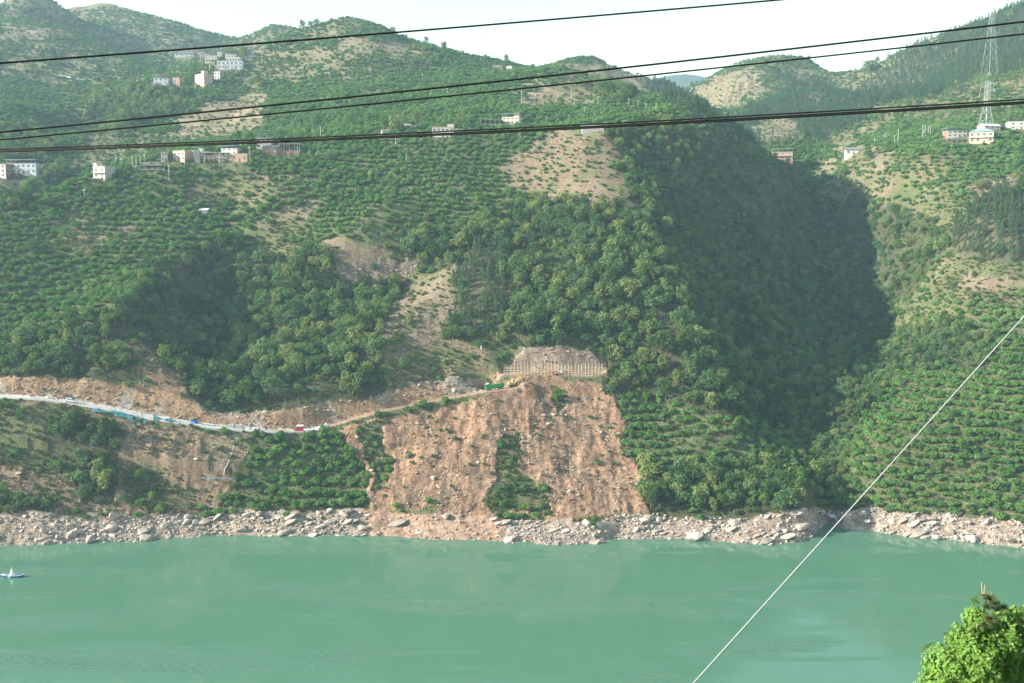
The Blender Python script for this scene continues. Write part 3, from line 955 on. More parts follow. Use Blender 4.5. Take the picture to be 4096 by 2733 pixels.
# ------------------------------------------------------------------ masses: one object drawn as many copies
def scatter(name, label, meshes, pts, rot, scl, idx):
    lib = bpy.data.collections.new("lib_" + name)
    for i, m in enumerate(meshes):
        o = bpy.data.objects.new("%s_kind_%02d" % (name, i), m)
        lib.objects.link(o)
    me = bpy.data.meshes.new(name)
    n = len(pts)
    me.vertices.add(n)
    me.vertices.foreach_set("co", np.asarray(pts, np.float32).ravel())
    for an, ty, key, arr in (("rot", 'FLOAT_VECTOR', "vector", rot), ("scl", 'FLOAT_VECTOR', "vector", scl), ("idx", 'INT', "value", idx)):
        a = me.attributes.new(an, ty, 'POINT')
        a.data.foreach_set(key, np.asarray(arr, np.int32 if ty == 'INT' else np.float32).ravel())
    o = bpy.data.objects.new(name, me)
    COL.objects.link(o)
    ng = bpy.data.node_groups.new("scatter_" + name, 'GeometryNodeTree')
    ng.interface.new_socket("Geometry", in_out='INPUT', socket_type='NodeSocketGeometry')
    ng.interface.new_socket("Geometry", in_out='OUTPUT', socket_type='NodeSocketGeometry')
    N, L = ng.nodes, ng.links
    gi, go = N.new("NodeGroupInput"), N.new("NodeGroupOutput")
    ci = N.new("GeometryNodeCollectionInfo")
    ci.inputs[0].default_value = lib
    ci.inputs[1].default_value = True
    ci.inputs[2].default_value = True
    ip = N.new("GeometryNodeInstanceOnPoints")
    ip.inputs['Pick Instance'].default_value = True
    def named(an, ty):
        a = N.new("GeometryNodeInputNamedAttribute")
        a.data_type = ty
        a.inputs[0].default_value = an
        return a.outputs[0]
    er = N.new("FunctionNodeEulerToRotation")
    L.new(named("rot", 'FLOAT_VECTOR'), er.inputs[0])
    L.new(gi.outputs[0], ip.inputs['Points'])
    L.new(ci.outputs[0], ip.inputs['Instance'])
    L.new(named("idx", 'INT'), ip.inputs['Instance Index'])
    L.new(er.outputs[0], ip.inputs['Rotation'])
    L.new(named("scl", 'FLOAT_VECTOR'), ip.inputs['Scale'])
    L.new(ip.outputs[0], go.inputs[0])
    md = o.modifiers.new("scatter", 'NODES')
    md.node_group = ng
    tag(o, label, None, None, "stuff")
    return o

def candidates(spacing, ymin, ymax, seed):
    rs = np.random.default_rng(seed)
    xm = ymax * 0.57
    gx = np.arange(-xm, xm, spacing)
    gy = np.arange(ymin, ymax, spacing)
    X, Y = np.meshgrid(gx, gy)
    X = X + (np.arange(len(gy)) % 2)[:, None] * spacing / 2 + rs.uniform(-.32, .32, X.shape) * spacing
    Y = Y + rs.uniform(-.32, .32, X.shape) * spacing
    k = (np.abs(X) < Y * 0.56)
    return X[k], Y[k], rs

def off_road(x, y, m=4.2):
    a = np.abs(y - np.interp(x, RX, RY_)) > m
    a |= x > RX[-1]
    b = (np.abs(y - np.interp(x, BX, BY)) > m + 0.6) | (x < BX[0]) | (x > BX[-1])
    return a & b

KEEP_OUT = []          # filled with (x, y, radius) of the buildings
def clear(x, y):
    ok = np.ones(len(x), bool)
    for a, b, r in KEEP_OUT:
        ok &= (x - a) ** 2 + (y - b) ** 2 > r * r
    return ok
# ------------------------------------------------------------------ water, far ground, near bank, distant mountain
def water_mat():
    m, nt, b = mat("river_water")
    tc_ = nt.nodes.new("ShaderNodeTexCoord")
    def noise(sx, sy, detail, rough=0.5, dist=0.0):
        mp = nt.nodes.new("ShaderNodeMapping")
        mp.inputs['Scale'].default_value = (sx, sy, 1)
        nt.links.new(tc_.outputs['Object'], mp.inputs[0])
        n = nt.nodes.new("ShaderNodeTexNoise")
        n.inputs['Scale'].default_value = 1.0
        n.inputs['Detail'].default_value = detail
        n.inputs['Roughness'].default_value = rough
        n.inputs['Distortion'].default_value = dist
        nt.links.new(mp.outputs[0], n.inputs['Vector'])
        return n
    big = noise(0.009, 0.05, 5, 0.6, 0.6)
    fine = noise(0.45, 1.1, 3, 0.6)
    mid_ = noise(0.06, 0.22, 3, 0.5)
    # murky green body of the water, a little uneven with silt
    mx = nt.nodes.new("ShaderNodeMix")
    mx.data_type = 'RGBA'
    mx.inputs[6].default_value = (0.068, 0.174, 0.112, 1)
    mx.inputs[7].default_value = (0.090, 0.194, 0.120, 1)
    nt.links.new(mid_.outputs['Fac'], mx.inputs[0])
    nt.links.new(mx.outputs[2], b.inputs['Base Color'])
    # wind-ruffled lanes between calm slicks
    rr = nt.nodes.new("ShaderNodeMapRange")
    rr.inputs[1].default_value, rr.inputs[2].default_value = 0.53, 0.64
    rr.inputs[3].default_value, rr.inputs[4].default_value = 0.035, 0.18
    nt.links.new(big.outputs['Fac'], rr.inputs[0])
    nt.links.new(rr.outputs[0], b.inputs['Roughness'])
    bs = nt.nodes.new("ShaderNodeMapRange")
    bs.inputs[1].default_value, bs.inputs[2].default_value = 0.52, 0.66
    bs.inputs[3].default_value, bs.inputs[4].default_value = 0.03, 1.0
    nt.links.new(big.outputs['Fac'], bs.inputs[0])
    bp = nt.nodes.new("ShaderNodeBump")
    bp.inputs['Distance'].default_value = 0.6
    nt.links.new(bs.outputs[0], bp.inputs['Strength'])
    nt.links.new(fine.outputs['Fac'], bp.inputs['Height'])
    nt.links.new(bp.outputs[0], b.inputs['Normal'])
    b.inputs['IOR'].default_value = 1.33
    b.inputs['Specular IOR Level'].default_value = 0.5
    return m
w = MB().add([(-3000, 150, 0), (3000, 150, 0), (3000, 900, 0), (-3000, 900, 0)], [(0, 1, 2, 3)]).build("river_water", water_mat())
tag(w, "calm jade green river water with faint ripples", None, None, "structure")
g = MB().add([(-3300, -250, -17), (3300, -250, -17), (3300, 4800, -17), (-3300, 4800, -17)], [(0, 1, 2, 3)]).build("ground", plain("far_ground", (0.10, 0.12, 0.06), 0.95, scale=0.02))
tag(g, "low ground under and beyond the river", None, None, "structure")
gx, gy = np.meshgrid(np.linspace(-160, 160, 81), np.concatenate([np.linspace(-60, 0, 13), np.linspace(2, 230, 90)]))
bz = np.where(gy < 0.5, 116.35 - gy * 0.12, 116.3 - 0.63 * gy) + np.where(gy > 1, fbm(gx / 9, gy / 9, 3, 51) * np.clip(gy / 30, 0, 1) * 1.2, 0) - np.where(gy > 1, np.clip(gy / 30, 0, 1) * 1.2, 0)
me = grid_mesh("near_bank", np.stack([gx, gy, np.maximum(bz, -10)], -1).reshape(-1, 3), *gx.shape)
nb = link("near_bank_ground", me, None, plain("bank_grass", (0.10, 0.13, 0.05), 0.95, var=0.35, scale=0.6))
tag(nb, "grassy near bank sloping down to the river", None, None, "structure")
# the pale ridge in the gap
mx_, my_ = np.meshgrid(np.linspace(1400, 1760, 60), np.linspace(2700, 3500, 40))
crest_v = np.interp(mx_, [1400, 1500, 1540, 1570, 1600, 1640, 1700, 1760], [190, 178, 171, 168, 170, 178, 185, 190])
a_, dy_, dz_ = ray(mx_, crest_v)
cz = CAM_H + dz_ / dy_ * 3100
X_ = a_ / dy_ * my_
pz = cz - np.abs(my_ - 3100) * 0.5 + fbm(X_ / 120, my_ / 120, 4, 61) * 14 * np.clip(np.abs(my_ - 3100) / 60, 0.1, 1)
me = grid_mesh("distant_mountain", np.stack([X_, my_, pz], -1).reshape(-1, 3), *mx_.shape)
tag(link("distant_mountain", me, None, plain("far_forest", (0.06, 0.085, 0.05), 0.95, var=0.4, scale=0.02)), "faint blue mountain ridge seen through the gap between hills", None, None, "structure")

# ------------------------------------------------------------------ building materials
def wall_mat(name, col, dirt=0.25):
    return plain(name, col, 0.85, var=dirt, scale=0.45)
W_WHITE = wall_mat("white_render", (0.55, 0.545, 0.52), 0.16)
W_CREAM = wall_mat("cream_render", (0.60, 0.50, 0.40), 0.14)
W_GREY = wall_mat("grey_cement", (0.36, 0.36, 0.36), 0.2)
W_BLUEG = wall_mat("blue_grey_render", (0.45, 0.49, 0.54), 0.15)
W_PINK = wall_mat("pink_brick", (0.40, 0.265, 0.21), 0.2)
W_BRICK = wall_mat("red_brick", (0.30, 0.15, 0.11), 0.22)
W_TAN = wall_mat("tan_brick", (0.44, 0.32, 0.25), 0.15)
W_YELLOW = wall_mat("yellow_render", (0.62, 0.53, 0.35), 0.1)
R_TIN = plain("pale_tin", (0.58, 0.62, 0.66), 0.45, var=0.1)
R_BLUE = plain("blue_tin", (0.27, 0.38, 0.50), 0.5, var=0.12)
R_TILE = plain("grey_tile", (0.19, 0.19, 0.20), 0.8, var=0.3, scale=2.0)
R_DARK = plain("dark_tin", (0.13, 0.15, 0.18), 0.6, var=0.2)
R_CONC = plain("roof_concrete", (0.42, 0.41, 0.39), 0.9, var=0.18)
M_GLASS = plain("window_glass", (0.07, 0.09, 0.11), 0.12, var=0.3, spec=0.5)
M_GREENG = plain("green_glass", (0.06, 0.22, 0.17), 0.2, var=0.2, spec=0.5)
M_FRAME = plain("window_frame", (0.55, 0.55, 0.54), 0.6)
M_STEEL = plain("galvanised_steel", (0.50, 0.53, 0.57), 0.45, metal=0.4, var=0.1)
M_CONC = plain("concrete", (0.47, 0.455, 0.425), 0.9, var=0.16, scale=0.6)
M_POLE = plain("pole_concrete", (0.52, 0.50, 0.46), 0.9, var=0.1)
M_DOOR = plain("door_paint", (0.20, 0.10, 0.06), 0.6)

def window(parent, x, z, w, h, glass=None, y=0.0, side=None):
    """a window in the front wall (y = 0) or, with side = wall x, in a side wall"""
    f = 0.08
    mb, gp = MB(), MB()
    if side is None:
        for (a, b, c, d) in ((x - w / 2, x + w / 2, z, z + f), (x - w / 2, x + w / 2, z + h - f, z + h), (x - w / 2, x - w / 2 + f, z + f, z + h - f), (x + w / 2 - f, x + w / 2, z + f, z + h - f), (x - f / 2, x + f / 2, z + f, z + h - f)):
            mb.box(a, b, y - 0.09, y + 0.02, c, d)
        gp.box(x - w / 2 + f, x + w / 2 - f, y - 0.03, y + 0.03, z + f, z + h - f)
    else:
        s = side
        for (a, b, c, d) in ((x - w / 2, x + w / 2, z, z + f), (x - w / 2, x + w / 2, z + h - f, z + h), (x - w / 2, x - w / 2 + f, z + f, z + h - f), (x + w / 2 - f, x + w / 2, z + f, z + h - f)):
            mb.box(s - 0.06, s + 0.06, a, b, c, d)
        gp.box(s - 0.03, s + 0.03, x - w / 2 + f, x + w / 2 - f, z + f, z + h - f)
    o = mb.build("window", M_FRAME, parent)
    gp.build("pane", glass or M_GLASS, o)

def house(v0, v1, yb, yt, label, wall, floors=2, facade=None, depth=8.0, yaw=0.0, win=3, roof='flat', roofm=None, tower=None, canopy=None, glass=None, side_win=0, band=True, balcony=False, cat="house", name="house", ymin=337, shift=0.0, door=True, lift=0.0):
    g = ground_at((v0 + v1) / 2, yb, ymin)
    mV = g.y * K / FPX * 1.0
    yw = math.radians(yaw)
    Wm = (v1 - v0) * mV
    if yaw:
        Wm = max(3.0, (Wm - depth * abs(math.sin(yw))) / math.cos(yw))
    Hm = (yb - yt) * mV * 1.01
    base = empty(name, (g.x, g.y + shift, g.z + lift), yw)
    tag(base, label, cat)
    KEEP_OUT.append((g.x, g.y + depth / 2, max(Wm, depth) / 2 + 2.2))
    KEEP_OUT.append((g.x, g.y - 1.5, Wm / 2 + 0.6))
    hw = Wm / 2
    top = Hm
    roof_h = 0.0
    if roof in ('gable', 'hip'):
        roof_h = min(Hm * 0.3, 2.2)
    if canopy:
        roof_h = min(2.6, Hm * 0.32)
    if tower:
        roof_h = max(roof_h, min(2.6, Hm * 0.28))
    wh = top - roof_h
    fl = wh / floors
    MB().box(-hw, hw, 0.0, depth, -5.0, wh).build("wall", wall, base)
    if facade is not None:
        MB().box(-hw - 0.02, hw + 0.02, -0.12, -0.003, -0.6, wh).build("facade", facade, base)
    fy = -0.12 if facade is not None else 0.0
    for k in range(floors):
        z0 = k * fl
        if band:
            MB().box(-hw - 0.12, hw + 0.12, fy - 0.14, depth + 0.12, z0 + fl - 0.22, z0 + fl - 0.02 if k < floors - 1 else z0 + fl + 0.06).build("floor_slab", R_CONC, base)
        if win:
            ww = min(1.7, Wm / win * 0.62)
            for j in range(win):
                x = -hw + Wm * (j + 0.5) / win
                if k == 0 and door and j == win // 2:
                    MB().box(x - 0.55, x + 0.55, fy - 0.05, fy + 0.03, 0.0, min(2.2, fl * 0.75)).build("door", M_DOOR, base)
                    continue
                window(base, x, z0 + fl * 0.32, ww, fl * 0.46, glass, fy)
        for j in range(side_win):
            window(base, depth * (j + 0.5) / side_win, z0 + fl * 0.32, 1.1, fl * 0.42, glass, 0, hw if yaw < 0 else -hw)
        if balcony and k > 0:
            mb = MB().box(-hw, hw, fy - 1.15, fy - 0.15, z0 - 0.16, z0 - 0.02)
            o = mb.build("balcony", R_CONC, base)
            rb = MB()
            rb.box(-hw, hw, fy - 1.15, fy - 1.09, z0 + 0.85, z0 + 0.92)
            n = max(4, int(Wm / 0.9))
            for j in range(n + 1):
                x = -hw + Wm * j / n
                rb.box(x - 0.03, x + 0.03, fy - 1.14, fy - 1.10, z0, z0 + 0.85)
            rb.build("railing", M_FRAME, o)
    if roof == 'flat':
        mb = MB()
        t = 0.14
        for (a, b, c, d) in ((-hw - .06, hw + .06, fy - .06, fy - .06 + t), (-hw - .06, hw + .06, depth - t + .06, depth + .06), (-hw - .06, -hw - .06 + t, fy + .09, depth - .09), (hw + .06 - t, hw + .06, fy + .09, depth - .09)):
            mb.box(a, b, c, d, wh + 0.07, wh + 0.62)
        mb.build("parapet", roofm or wall, base)
    elif roof == 'gable':
        e = 0.6
        mb = MB().prism([(-e, wh - 0.15), (depth / 2, wh + roof_h), (depth + e, wh - 0.15), (depth + e, wh + 0.02), (depth / 2, wh + roof_h + 0.2), (-e, wh + 0.02)], -hw - e, hw + e)
        mb.v = [(y, x, z) for x, y, z in mb.v]
        mb.build("roof", roofm or R_TILE, base)
        gb = MB().prism([(0.02, wh - 0.1), (depth / 2, wh + roof_h - 0.08), (depth - 0.02, wh - 0.1)], -hw + 0.02, hw - 0.02)
        gb.v = [(y, x, z) for x, y, z in gb.v]
        gb.build("gable_wall", wall, base)
    elif roof == 'hip':
        e = 0.6
        mb = MB()
        z0 = wh + 0.08
        mb.add([(-hw - e, -e, z0), (hw + e, -e, z0), (hw + e, depth + e, z0), (-hw - e, depth + e, z0), (-hw * 0.45, depth / 2, wh + roof_h), (hw * 0.45, depth / 2, wh + roof_h)],
               [(0, 1, 5, 4), (1, 2, 5), (2, 3, 4, 5), (3, 0, 4), (0, 3, 2, 1)])
        mb.build("roof", roofm or R_BLUE, base)
    if canopy:
        e = 0.8
        t = MB()
        zt = wh + roof_h
        t.hexa([(-hw - e, -e - 0.6, zt - 0.35), (hw + e, -e - 0.6, zt - 0.35), (hw + e, depth + e, zt - 0.12), (-hw - e, depth + e, zt - 0.12), (-hw - e, -e - 0.6, zt - 0.2), (hw + e, -e - 0.6, zt - 0.2), (hw + e, depth + e, zt + 0.03), (-hw - e, depth + e, zt + 0.03)])
        t.build("canopy_roof", canopy, base)
        n = max(2, int(Wm / 3.2)) + 1
        for j in range(n):
            x = -hw + 0.1 + (Wm - 0.2) * j / (n - 1)
            for yy in (0.15, depth - 0.15):
                MB().box(x - 0.06, x + 0.06, yy - 0.06, yy + 0.06, wh + 0.06, zt - 0.2).build("canopy_post", M_STEEL, base)
    if tower:
        x0 = -hw if tower == 'l' else (hw - Wm * 0.3 if tower == 'r' else -Wm * 0.15)
        MB().box(x0, x0 + Wm * 0.3, 0.03, depth * 0.45, wh + 0.065, wh + roof_h).build("stair_tower", facade or wall, base)
        MB().box(x0 - 0.15, x0 + Wm * 0.3 + 0.15, -0.12, depth * 0.45 + 0.15, wh + roof_h + 0.003, wh + roof_h + 0.14).build("tower_roof", R_CONC, base)
    return base

def pavilion(v0, v1, yb, yt, label, roofm, depth=6.0, yaw=0.0, slope=0.25, base_wall=None, deck=0.0, cat="shelter", name="shelter", ymin=337, rail=False):
    g = ground_at((v0 + v1) / 2, yb, ymin)
    mV = g.y * K / FPX
    Wm, Hm = (v1 - v0) * mV, (yb - yt) * mV
    b = empty(name, g, math.radians(yaw))
    tag(b, label, cat)
    KEEP_OUT.append((g.x, g.y + depth / 2, Wm / 2 + 1.2))
    hw = Wm / 2
    MB().hexa([(-hw - .5, -.7, Hm - slope - .13), (hw + .5, -.7, Hm - slope - .13), (hw + .5, depth + .5, Hm - .13), (-hw - .5, depth + .5, Hm - .13), (-hw - .5, -.7, Hm - slope), (hw + .5, -.7, Hm - slope), (hw + .5, depth + .5, Hm), (-hw - .5, depth + .5, Hm)]).build("roof", roofm, b)
    n = max(2, int(Wm / 3.0)) + 1
    for j in range(n):
        x = -hw + Wm * j / (n - 1)
        for yy in (0.0, depth):
            MB().box(x - .08, x + .08, yy - .08, yy + .08, -2.5, Hm - slope * (1 - yy / depth) - 0.14).build("post", M_STEEL, b)
    if base_wall is not None:
        MB().box(-hw + .2, hw - .2, 0.5, depth - .3, -4, Hm * 0.45).build("wall", base_wall, b)
    if deck:
        MB().box(-hw - .3, hw + .3, -.4, depth + .3, deck - .25, deck).build("deck", R_CONC, b)
    if rail:
        r = MB()
        for zz in (0.5, 1.0):
            r.box(-hw, hw, -.03, .03, deck + zz, deck + zz + .07)
        r.build("railing", M_FRAME, b)
    return b

# houses of the hamlet on the left spur
house(368, 387, 372, 349.5, "narrow white house with brick side, leftmost of the hamlet on the spur", W_BRICK, 2, W_WHITE, 7, 12, 2)
house(387, 435, 370, 348.5, "pink-fronted two storey house with long brick side beside narrow white house", W_PINK, 2, W_CREAM, 9, -28, 3)
house(436, 465, 366, 341.5, "tall white house behind the grey tower in the hamlet", W_WHITE, 2, None, 8, 0, 3, tower='r', ymin=600)
house(447, 459, 376, 347, "windowless grey brick tower house standing in front of tall white house", W_GREY, 3, None, 4, 15, 0, band=False, cat="tower", name="tower_house", door=False)
house(459, 520, 371, 351, "long low house with open balcony under a pale lean-to roof", W_CREAM, 2, None, 7, 0, 6, roof='none', canopy=R_TIN, balcony=True)
house(503, 549, 355, 335, "white house with slanting blue tin canopy above the long balcony house", W_WHITE, 2, None, 8, -15, 3, roof='none', canopy=R_BLUE, ymin=612)
house(517, 570, 371.5, 356, "low flat-roofed brick house at the right end of the hamlet row", W_PINK, 1, None, 7, -8, 4)
house(588, 622, 342, 308, "white and grey house crossed by the power cables above the brick houses", W_BLUEG, 2, W_WHITE, 8, 0, 3, canopy=R_BLUE, roof='none', ymin=620)
house(597, 640, 355, 333, "red brick house with pitched end wall left of the white canopy", W_PINK, 2, None, 8, -20, 3, roof='gable')
pavilion(641, 688, 360, 329.5, "tall open shelter with thin white roof on posts beside brick house", R_TIN, 7, 0, 0.4, W_BRICK)
pavilion(321, 377, 393, 377, "low open pavilion with dark tin roof below the hamlet", R_DARK, 7, 0, 0.9, None, 0.9, rail=True)
house(205, 251, 410, 376, "white modern house with grey side wall and rooftop tank on the ridge", W_GREY, 2, W_WHITE, 8, -25, 2, balcony=True, tower='l')
house(-16, 18, 408, 379, "white three storey house with small dark windows at the left picture edge", W_BRICK, 3, W_WHITE, 7, -12, 2, door=False, ymin=600)
house(12, 86, 400, 367, "long blue-grey house under a wide white canopy in the left valley", W_BLUEG, 2, None, 9, -6, 6, roof='none', canopy=R_TIN, ymin=610)
# houses higher up on the left
house(438, 479, 196, 166, "tan four-square apartment house with stair tower on the upper left slope", W_TAN, 3, W_CREAM, 9, -38, 3, tower='r', ymin=700, side_win=1)
house(353, 386, 196, 173, "pale blue two storey house behind bushes on the upper left slope", W_BLUEG, 2, None, 8, 0, 3, roof='none', canopy=R_TIN, ymin=700)
house(395, 414, 197.5, 181, "small brick outbuilding between pale blue house and tan apartment house", W_PINK, 1, None, 6, -10, 2, ymin=700)
house(489, 508, 182, 166, "small white and orange house up the slope from the tan apartment house", W_PINK, 2, W_WHITE, 7, -15, 2, ymin=700)
house(458, 469, 135, 121.5, "small cream cube house at the left of the hilltop village", W_CREAM, 2, None, 6, 10, 1, ymin=800)
house(471, 498, 144, 130, "long blue-grey house with two balcony bands in the hilltop village", W_BLUEG, 2, W_WHITE, 7, 0, 4, balcony=True, ymin=800)
house(499, 509, 133.5, 121.5, "narrow white house in the middle of the hilltop village", W_WHITE, 2, None, 6, 0, 1, ymin=800)
house(517, 542, 133, 118.5, "white house with dark top floor, highest of the hilltop village", W_WHITE, 2, None, 7, 0, 4, roof='none', canopy=R_DARK, ymin=800)
house(520, 551, 144, 133, "white house with a row of five small windows in the hilltop village", W_WHITE, 1, None, 7, 0, 5, door=False, ymin=800)
house(499, 556, 159, 142, "wide open-fronted blue house under a flat slab in the hilltop village", W_BLUEG, 2, None, 7, 0, 6, ymin=800)
pavilion(562, 584, 134, 113.5, "tall grey canopy frame at the right end of the hilltop village", R_TIN, 6, 0, 0.3, W_GREY, ymin=800)
house(401, 443, 130, 120, "dark roofed low farmhouse left of the hilltop village", W_BLUEG, 1, None, 7, 0, 4, roof='gable', roofm=R_DARK, ymin=800)
# middle
house(992, 1041, 315, 286, "white long house with pink roof edge and stair tower on the middle slope", W_WHITE, 2, None, 8, 0, 5, roofm=W_PINK, tower='r', ymin=600)
house(1148, 1195, 285, 261.5, "grey house with square tower at the end of the white terrace frame", W_BLUEG, 2, W_CREAM, 8, -18, 4, roof='none', canopy=R_BLUE, tower='r', ymin=600)
pavilion(1104, 1147, 293, 273, "white open terrace frame projecting from the grey tower house", R_TIN, 6, 4, 0.3, None, 1.6, rail=True, ymin=600, name="terrace_frame")
house(874, 892, 309, 299.5, "small white block house below the big dark green trees", W_WHITE, 1, None, 6, 10, 1, ymin=600)
house(930, 949, 297, 284.5, "small grey barn with steep pale roof right of the dark green trees", W_GREY, 1, None, 7, 30, 1, roof='gable', roofm=R_CONC, ymin=600, cat="barn", name="barn")
house(1336, 1386, 304, 290, "low pale concrete block house on the bald promontory top", W_GREY, 1, None, 6, 0, 0, ymin=560, band=False, door=False, cat="blockhouse", name="blockhouse")
house(1131, 1152, 159, 151.5, "small red brick house on the skyline of the middle hill", W_PINK, 1, None, 7, 0, 2, ymin=900)
house(1160, 1176, 161, 153.5, "small white house beside the brick house on the skyline", W_BLUEG, 1, W_WHITE, 6, -20, 1, ymin=900)
# right valley
house(1770, 1820, 367.5, 342, "three-band house of brick and green glass under pale roof in the valley", W_PINK, 2, None, 8, -15, 3, roof='none', canopy=R_TIN, glass=M_GREENG, balcony=True, ymin=700)
house(1716, 1746, 368, 349, "small house with pale roof half hidden behind the shaded ridge", W_GREY, 2, W_WHITE, 7, 0, 2, roof='none', canopy=R_TIN, ymin=700)
house(1940, 1979, 355, 338.5, "white cottage with dark grey tiled roof alone on the right slope", W_WHITE, 1, None, 7, -10, 3, roof='gable', ymin=690)
house(2174, 2219, 315, 294.5, "brick and white house with flat blue tin roof left of the villa", W_BRICK, 2, W_WHITE, 8, 0, 4, roof='none', canopy=R_BLUE, ymin=640)
house(2221, 2281, 329, 296, "yellow villa with blue hipped roof on the right slope", W_YELLOW, 2, None, 10, -25, 4, roof='hip', roofm=R_BLUE, balcony=True, ymin=640, side_win=2, cat="villa", name="villa")
pavilion(2173, 2219, 329.5, 316, "white lean-to shelter in front of the blue roofed brick house", R_TIN, 5, 0, 0.4, None, 0.4, rail=True, ymin=640)
house(2255, 2299, 303, 284, "white house with pale roof behind the villa at the pylon foot", W_WHITE, 2, None, 8, 10, 3, roof='gable', roofm=R_TIN, ymin=690)
house(2315, 2372, 297, 275, "white modern cube house at the right picture edge", W_WHITE, 2, None, 9, -12, 3, tower='r', ymin=660)
house(457, 477, 490, 479, "small grey hut with pale slab roof among orchard rows", W_GREY, 1, None, 3, -10, 0, roof='gable', roofm=R_TIN, band=False, cat="hut", name="hut", door=False)
for a_, lab in ((1573, "leftmost white marker post on the dark path"), (1587, "middle white marker post on the dark path"), (1615, "tallest white marker post on the dark path")):
    g = ground_at(a_ - 20, 300, 600)
    p = MB().path([(0, 0, -0.6), (0, 0, 1.2), (0, 0, 2.3)], [0.10, 0.10, 0.05], 6)
    p.box(-0.35, 0.35, -0.06, 0.06, 1.0, 2.2)
    o = p.build("marker_post", W_WHITE)
    o.location = g
    tag(o, lab, "post", "white marker posts")

# ------------------------------------------------------------------ utility poles and pylons
def pole(vx, yb, yt, label, arm=True, ymin=337, group="concrete utility poles on the hillsides"):
    g = ground_at(vx, yb, ymin)
    h = max(6.0, (yb - yt) * g.y * K / FPX + 1.0)
    e = empty("utility_pole", g, random.uniform(-.5, .5))
    tag(e, label, "pole", group)
    MB().path([(0, 0, -1.0), (0, 0, h)], [0.19, 0.12], 8).build("shaft", M_POLE, e)
    if arm:
        MB().box(-.9, .9, -.06, .06, h - .55, h - .42).build("crossarm", M_STEEL, e)
        for x in (-.8, 0.0, .8):
            zz = h - .42 if x else h + 0.003
            MB().path([(x, 0, zz), (x, 0, zz + .28)], [.06, .04], 6).build("insulator", W_WHITE, e)
    KEEP_OUT.append((g.x, g.y, 1.0))
    return g, h
POLES = [
    (424, 383, 360, "pole in front of the pink-fronted house"), (469.6, 375, 354, "pole before the open balcony of the hamlet"), (504, 375, 353, "pole at the right end of the balcony house"),
    (572.7, 372, 341, "tall pole standing right of the low brick house"), (661.6, 371, 354, "pole below the tall white shelter"), (684, 367, 342, "tall pole at the shelter's right post"),
    (388, 403, 391.5, "short pole in the orchard below the hamlet"), (313, 383, 361, "pole left of the hamlet, tallest of the row of four"), (304, 382, 366, "second pole from the left in the row left of the hamlet"),
    (322, 380, 364, "third pole from the left in the row left of the hamlet"), (332, 379, 359, "rightmost pole in the row left of the hamlet"), (280, 385, 371, "pole right of the white modern house"),
    (267, 377, 360, "pole behind the white modern house"), (39, 403, 384, "pole in front of the long canopied house"), (194, 459, 443, "lone pole on the orchard ridge below the modern house"),
    (388.5, 418, 395, "lone pole in the orchard under the hamlet"), (481, 160, 134, "tall pole below the hilltop village"), (515, 169, 155, "pole above the small white and orange house"),
    (600.7, 148, 132, "pole right of the hilltop village"), (182, 162, 147, "pole on the left hill above the pale track"), (736, 312, 297, "pole between hamlet and dark trees"),
    (907.5, 332, 315, "pole below the small white block house"), (932, 376, 359.5, "pole in the orchard above the bare knoll"), (918, 151, 136, "pole high on the middle hill"),
    (969, 187, 173.5, "pole on the right shoulder of the middle hill"), (1026, 218, 204, "pole in the orchard above the pink-edged house"), (1197, 231, 212, "pole left of the tan terraces"),
    (1311, 230, 208, "tall pole on the tan terraces"), (1341, 266, 250, "pole above the promontory orchard"), (1443, 245, 231, "pole on the ridge orchard, left of a pair"), (1464, 250, 238, "pole on the ridge orchard, right of a pair"),
    (1482, 257, 247, "short pole near the ridge end"), (1505.5, 258, 243.5, "last tall pole towards the ridge end"), (1372, 240, 231, "short pole behind the spur bushes"),
    (1762, 366, 344, "pole left of the green glass house"), (1931, 355, 341, "pole left of the tiled cottage"), (2006.7, 334, 319, "pole right of the tiled cottage"), (2029, 327, 312, "left pole of a close pair on the right slope"),
    (2033, 327, 307, "right pole of a close pair on the right slope"), (2060.6, 332, 300.5, "tallest white pole on the right slope"), (2052, 330, 315, "short pole beside the tallest white pole"),
    (2130, 315, 294, "left pole of the pair right of the transformer"), (2134.5, 315, 294, "right pole of the pair right of the transformer"), (1076, 292, 271, "pole by the bamboo clump"),
]
for vx, yb, yt, d in POLES:
    pole(vx, yb, yt, "concrete utility " + d, ymin=337 if yb > 370 else 560)
g1, h1 = None, None
g = ground_at(2120, 314.5, 640)
tr = empty("transformer_platform", g)
tag(tr, "twin concrete poles carrying a grey transformer on the right slope", "transformer")
for x in (-.9, .9):
    MB().path([(x, 0, -1), (x, 0, 8.6)], [.2, .15], 8).build("pole", M_POLE, tr)
MB().box(-1.15, 1.15, -.5, .5, 3.0, 3.2).build("platform", M_STEEL, tr)
MB().box(-.6, .6, -.4, .4, 3.21, 4.5).build("transformer_tank", W_GREY, tr)
MB().box(-1.3, 1.3, -.08, .08, 7.8, 8.0).build("crossarm", M_STEEL, tr)
MB().box(-1.2, 1.2, -.06, .06, 5.8, 5.95).build("crossbar", M_STEEL, tr)
KEEP_OUT.append((g.x, g.y, 2))

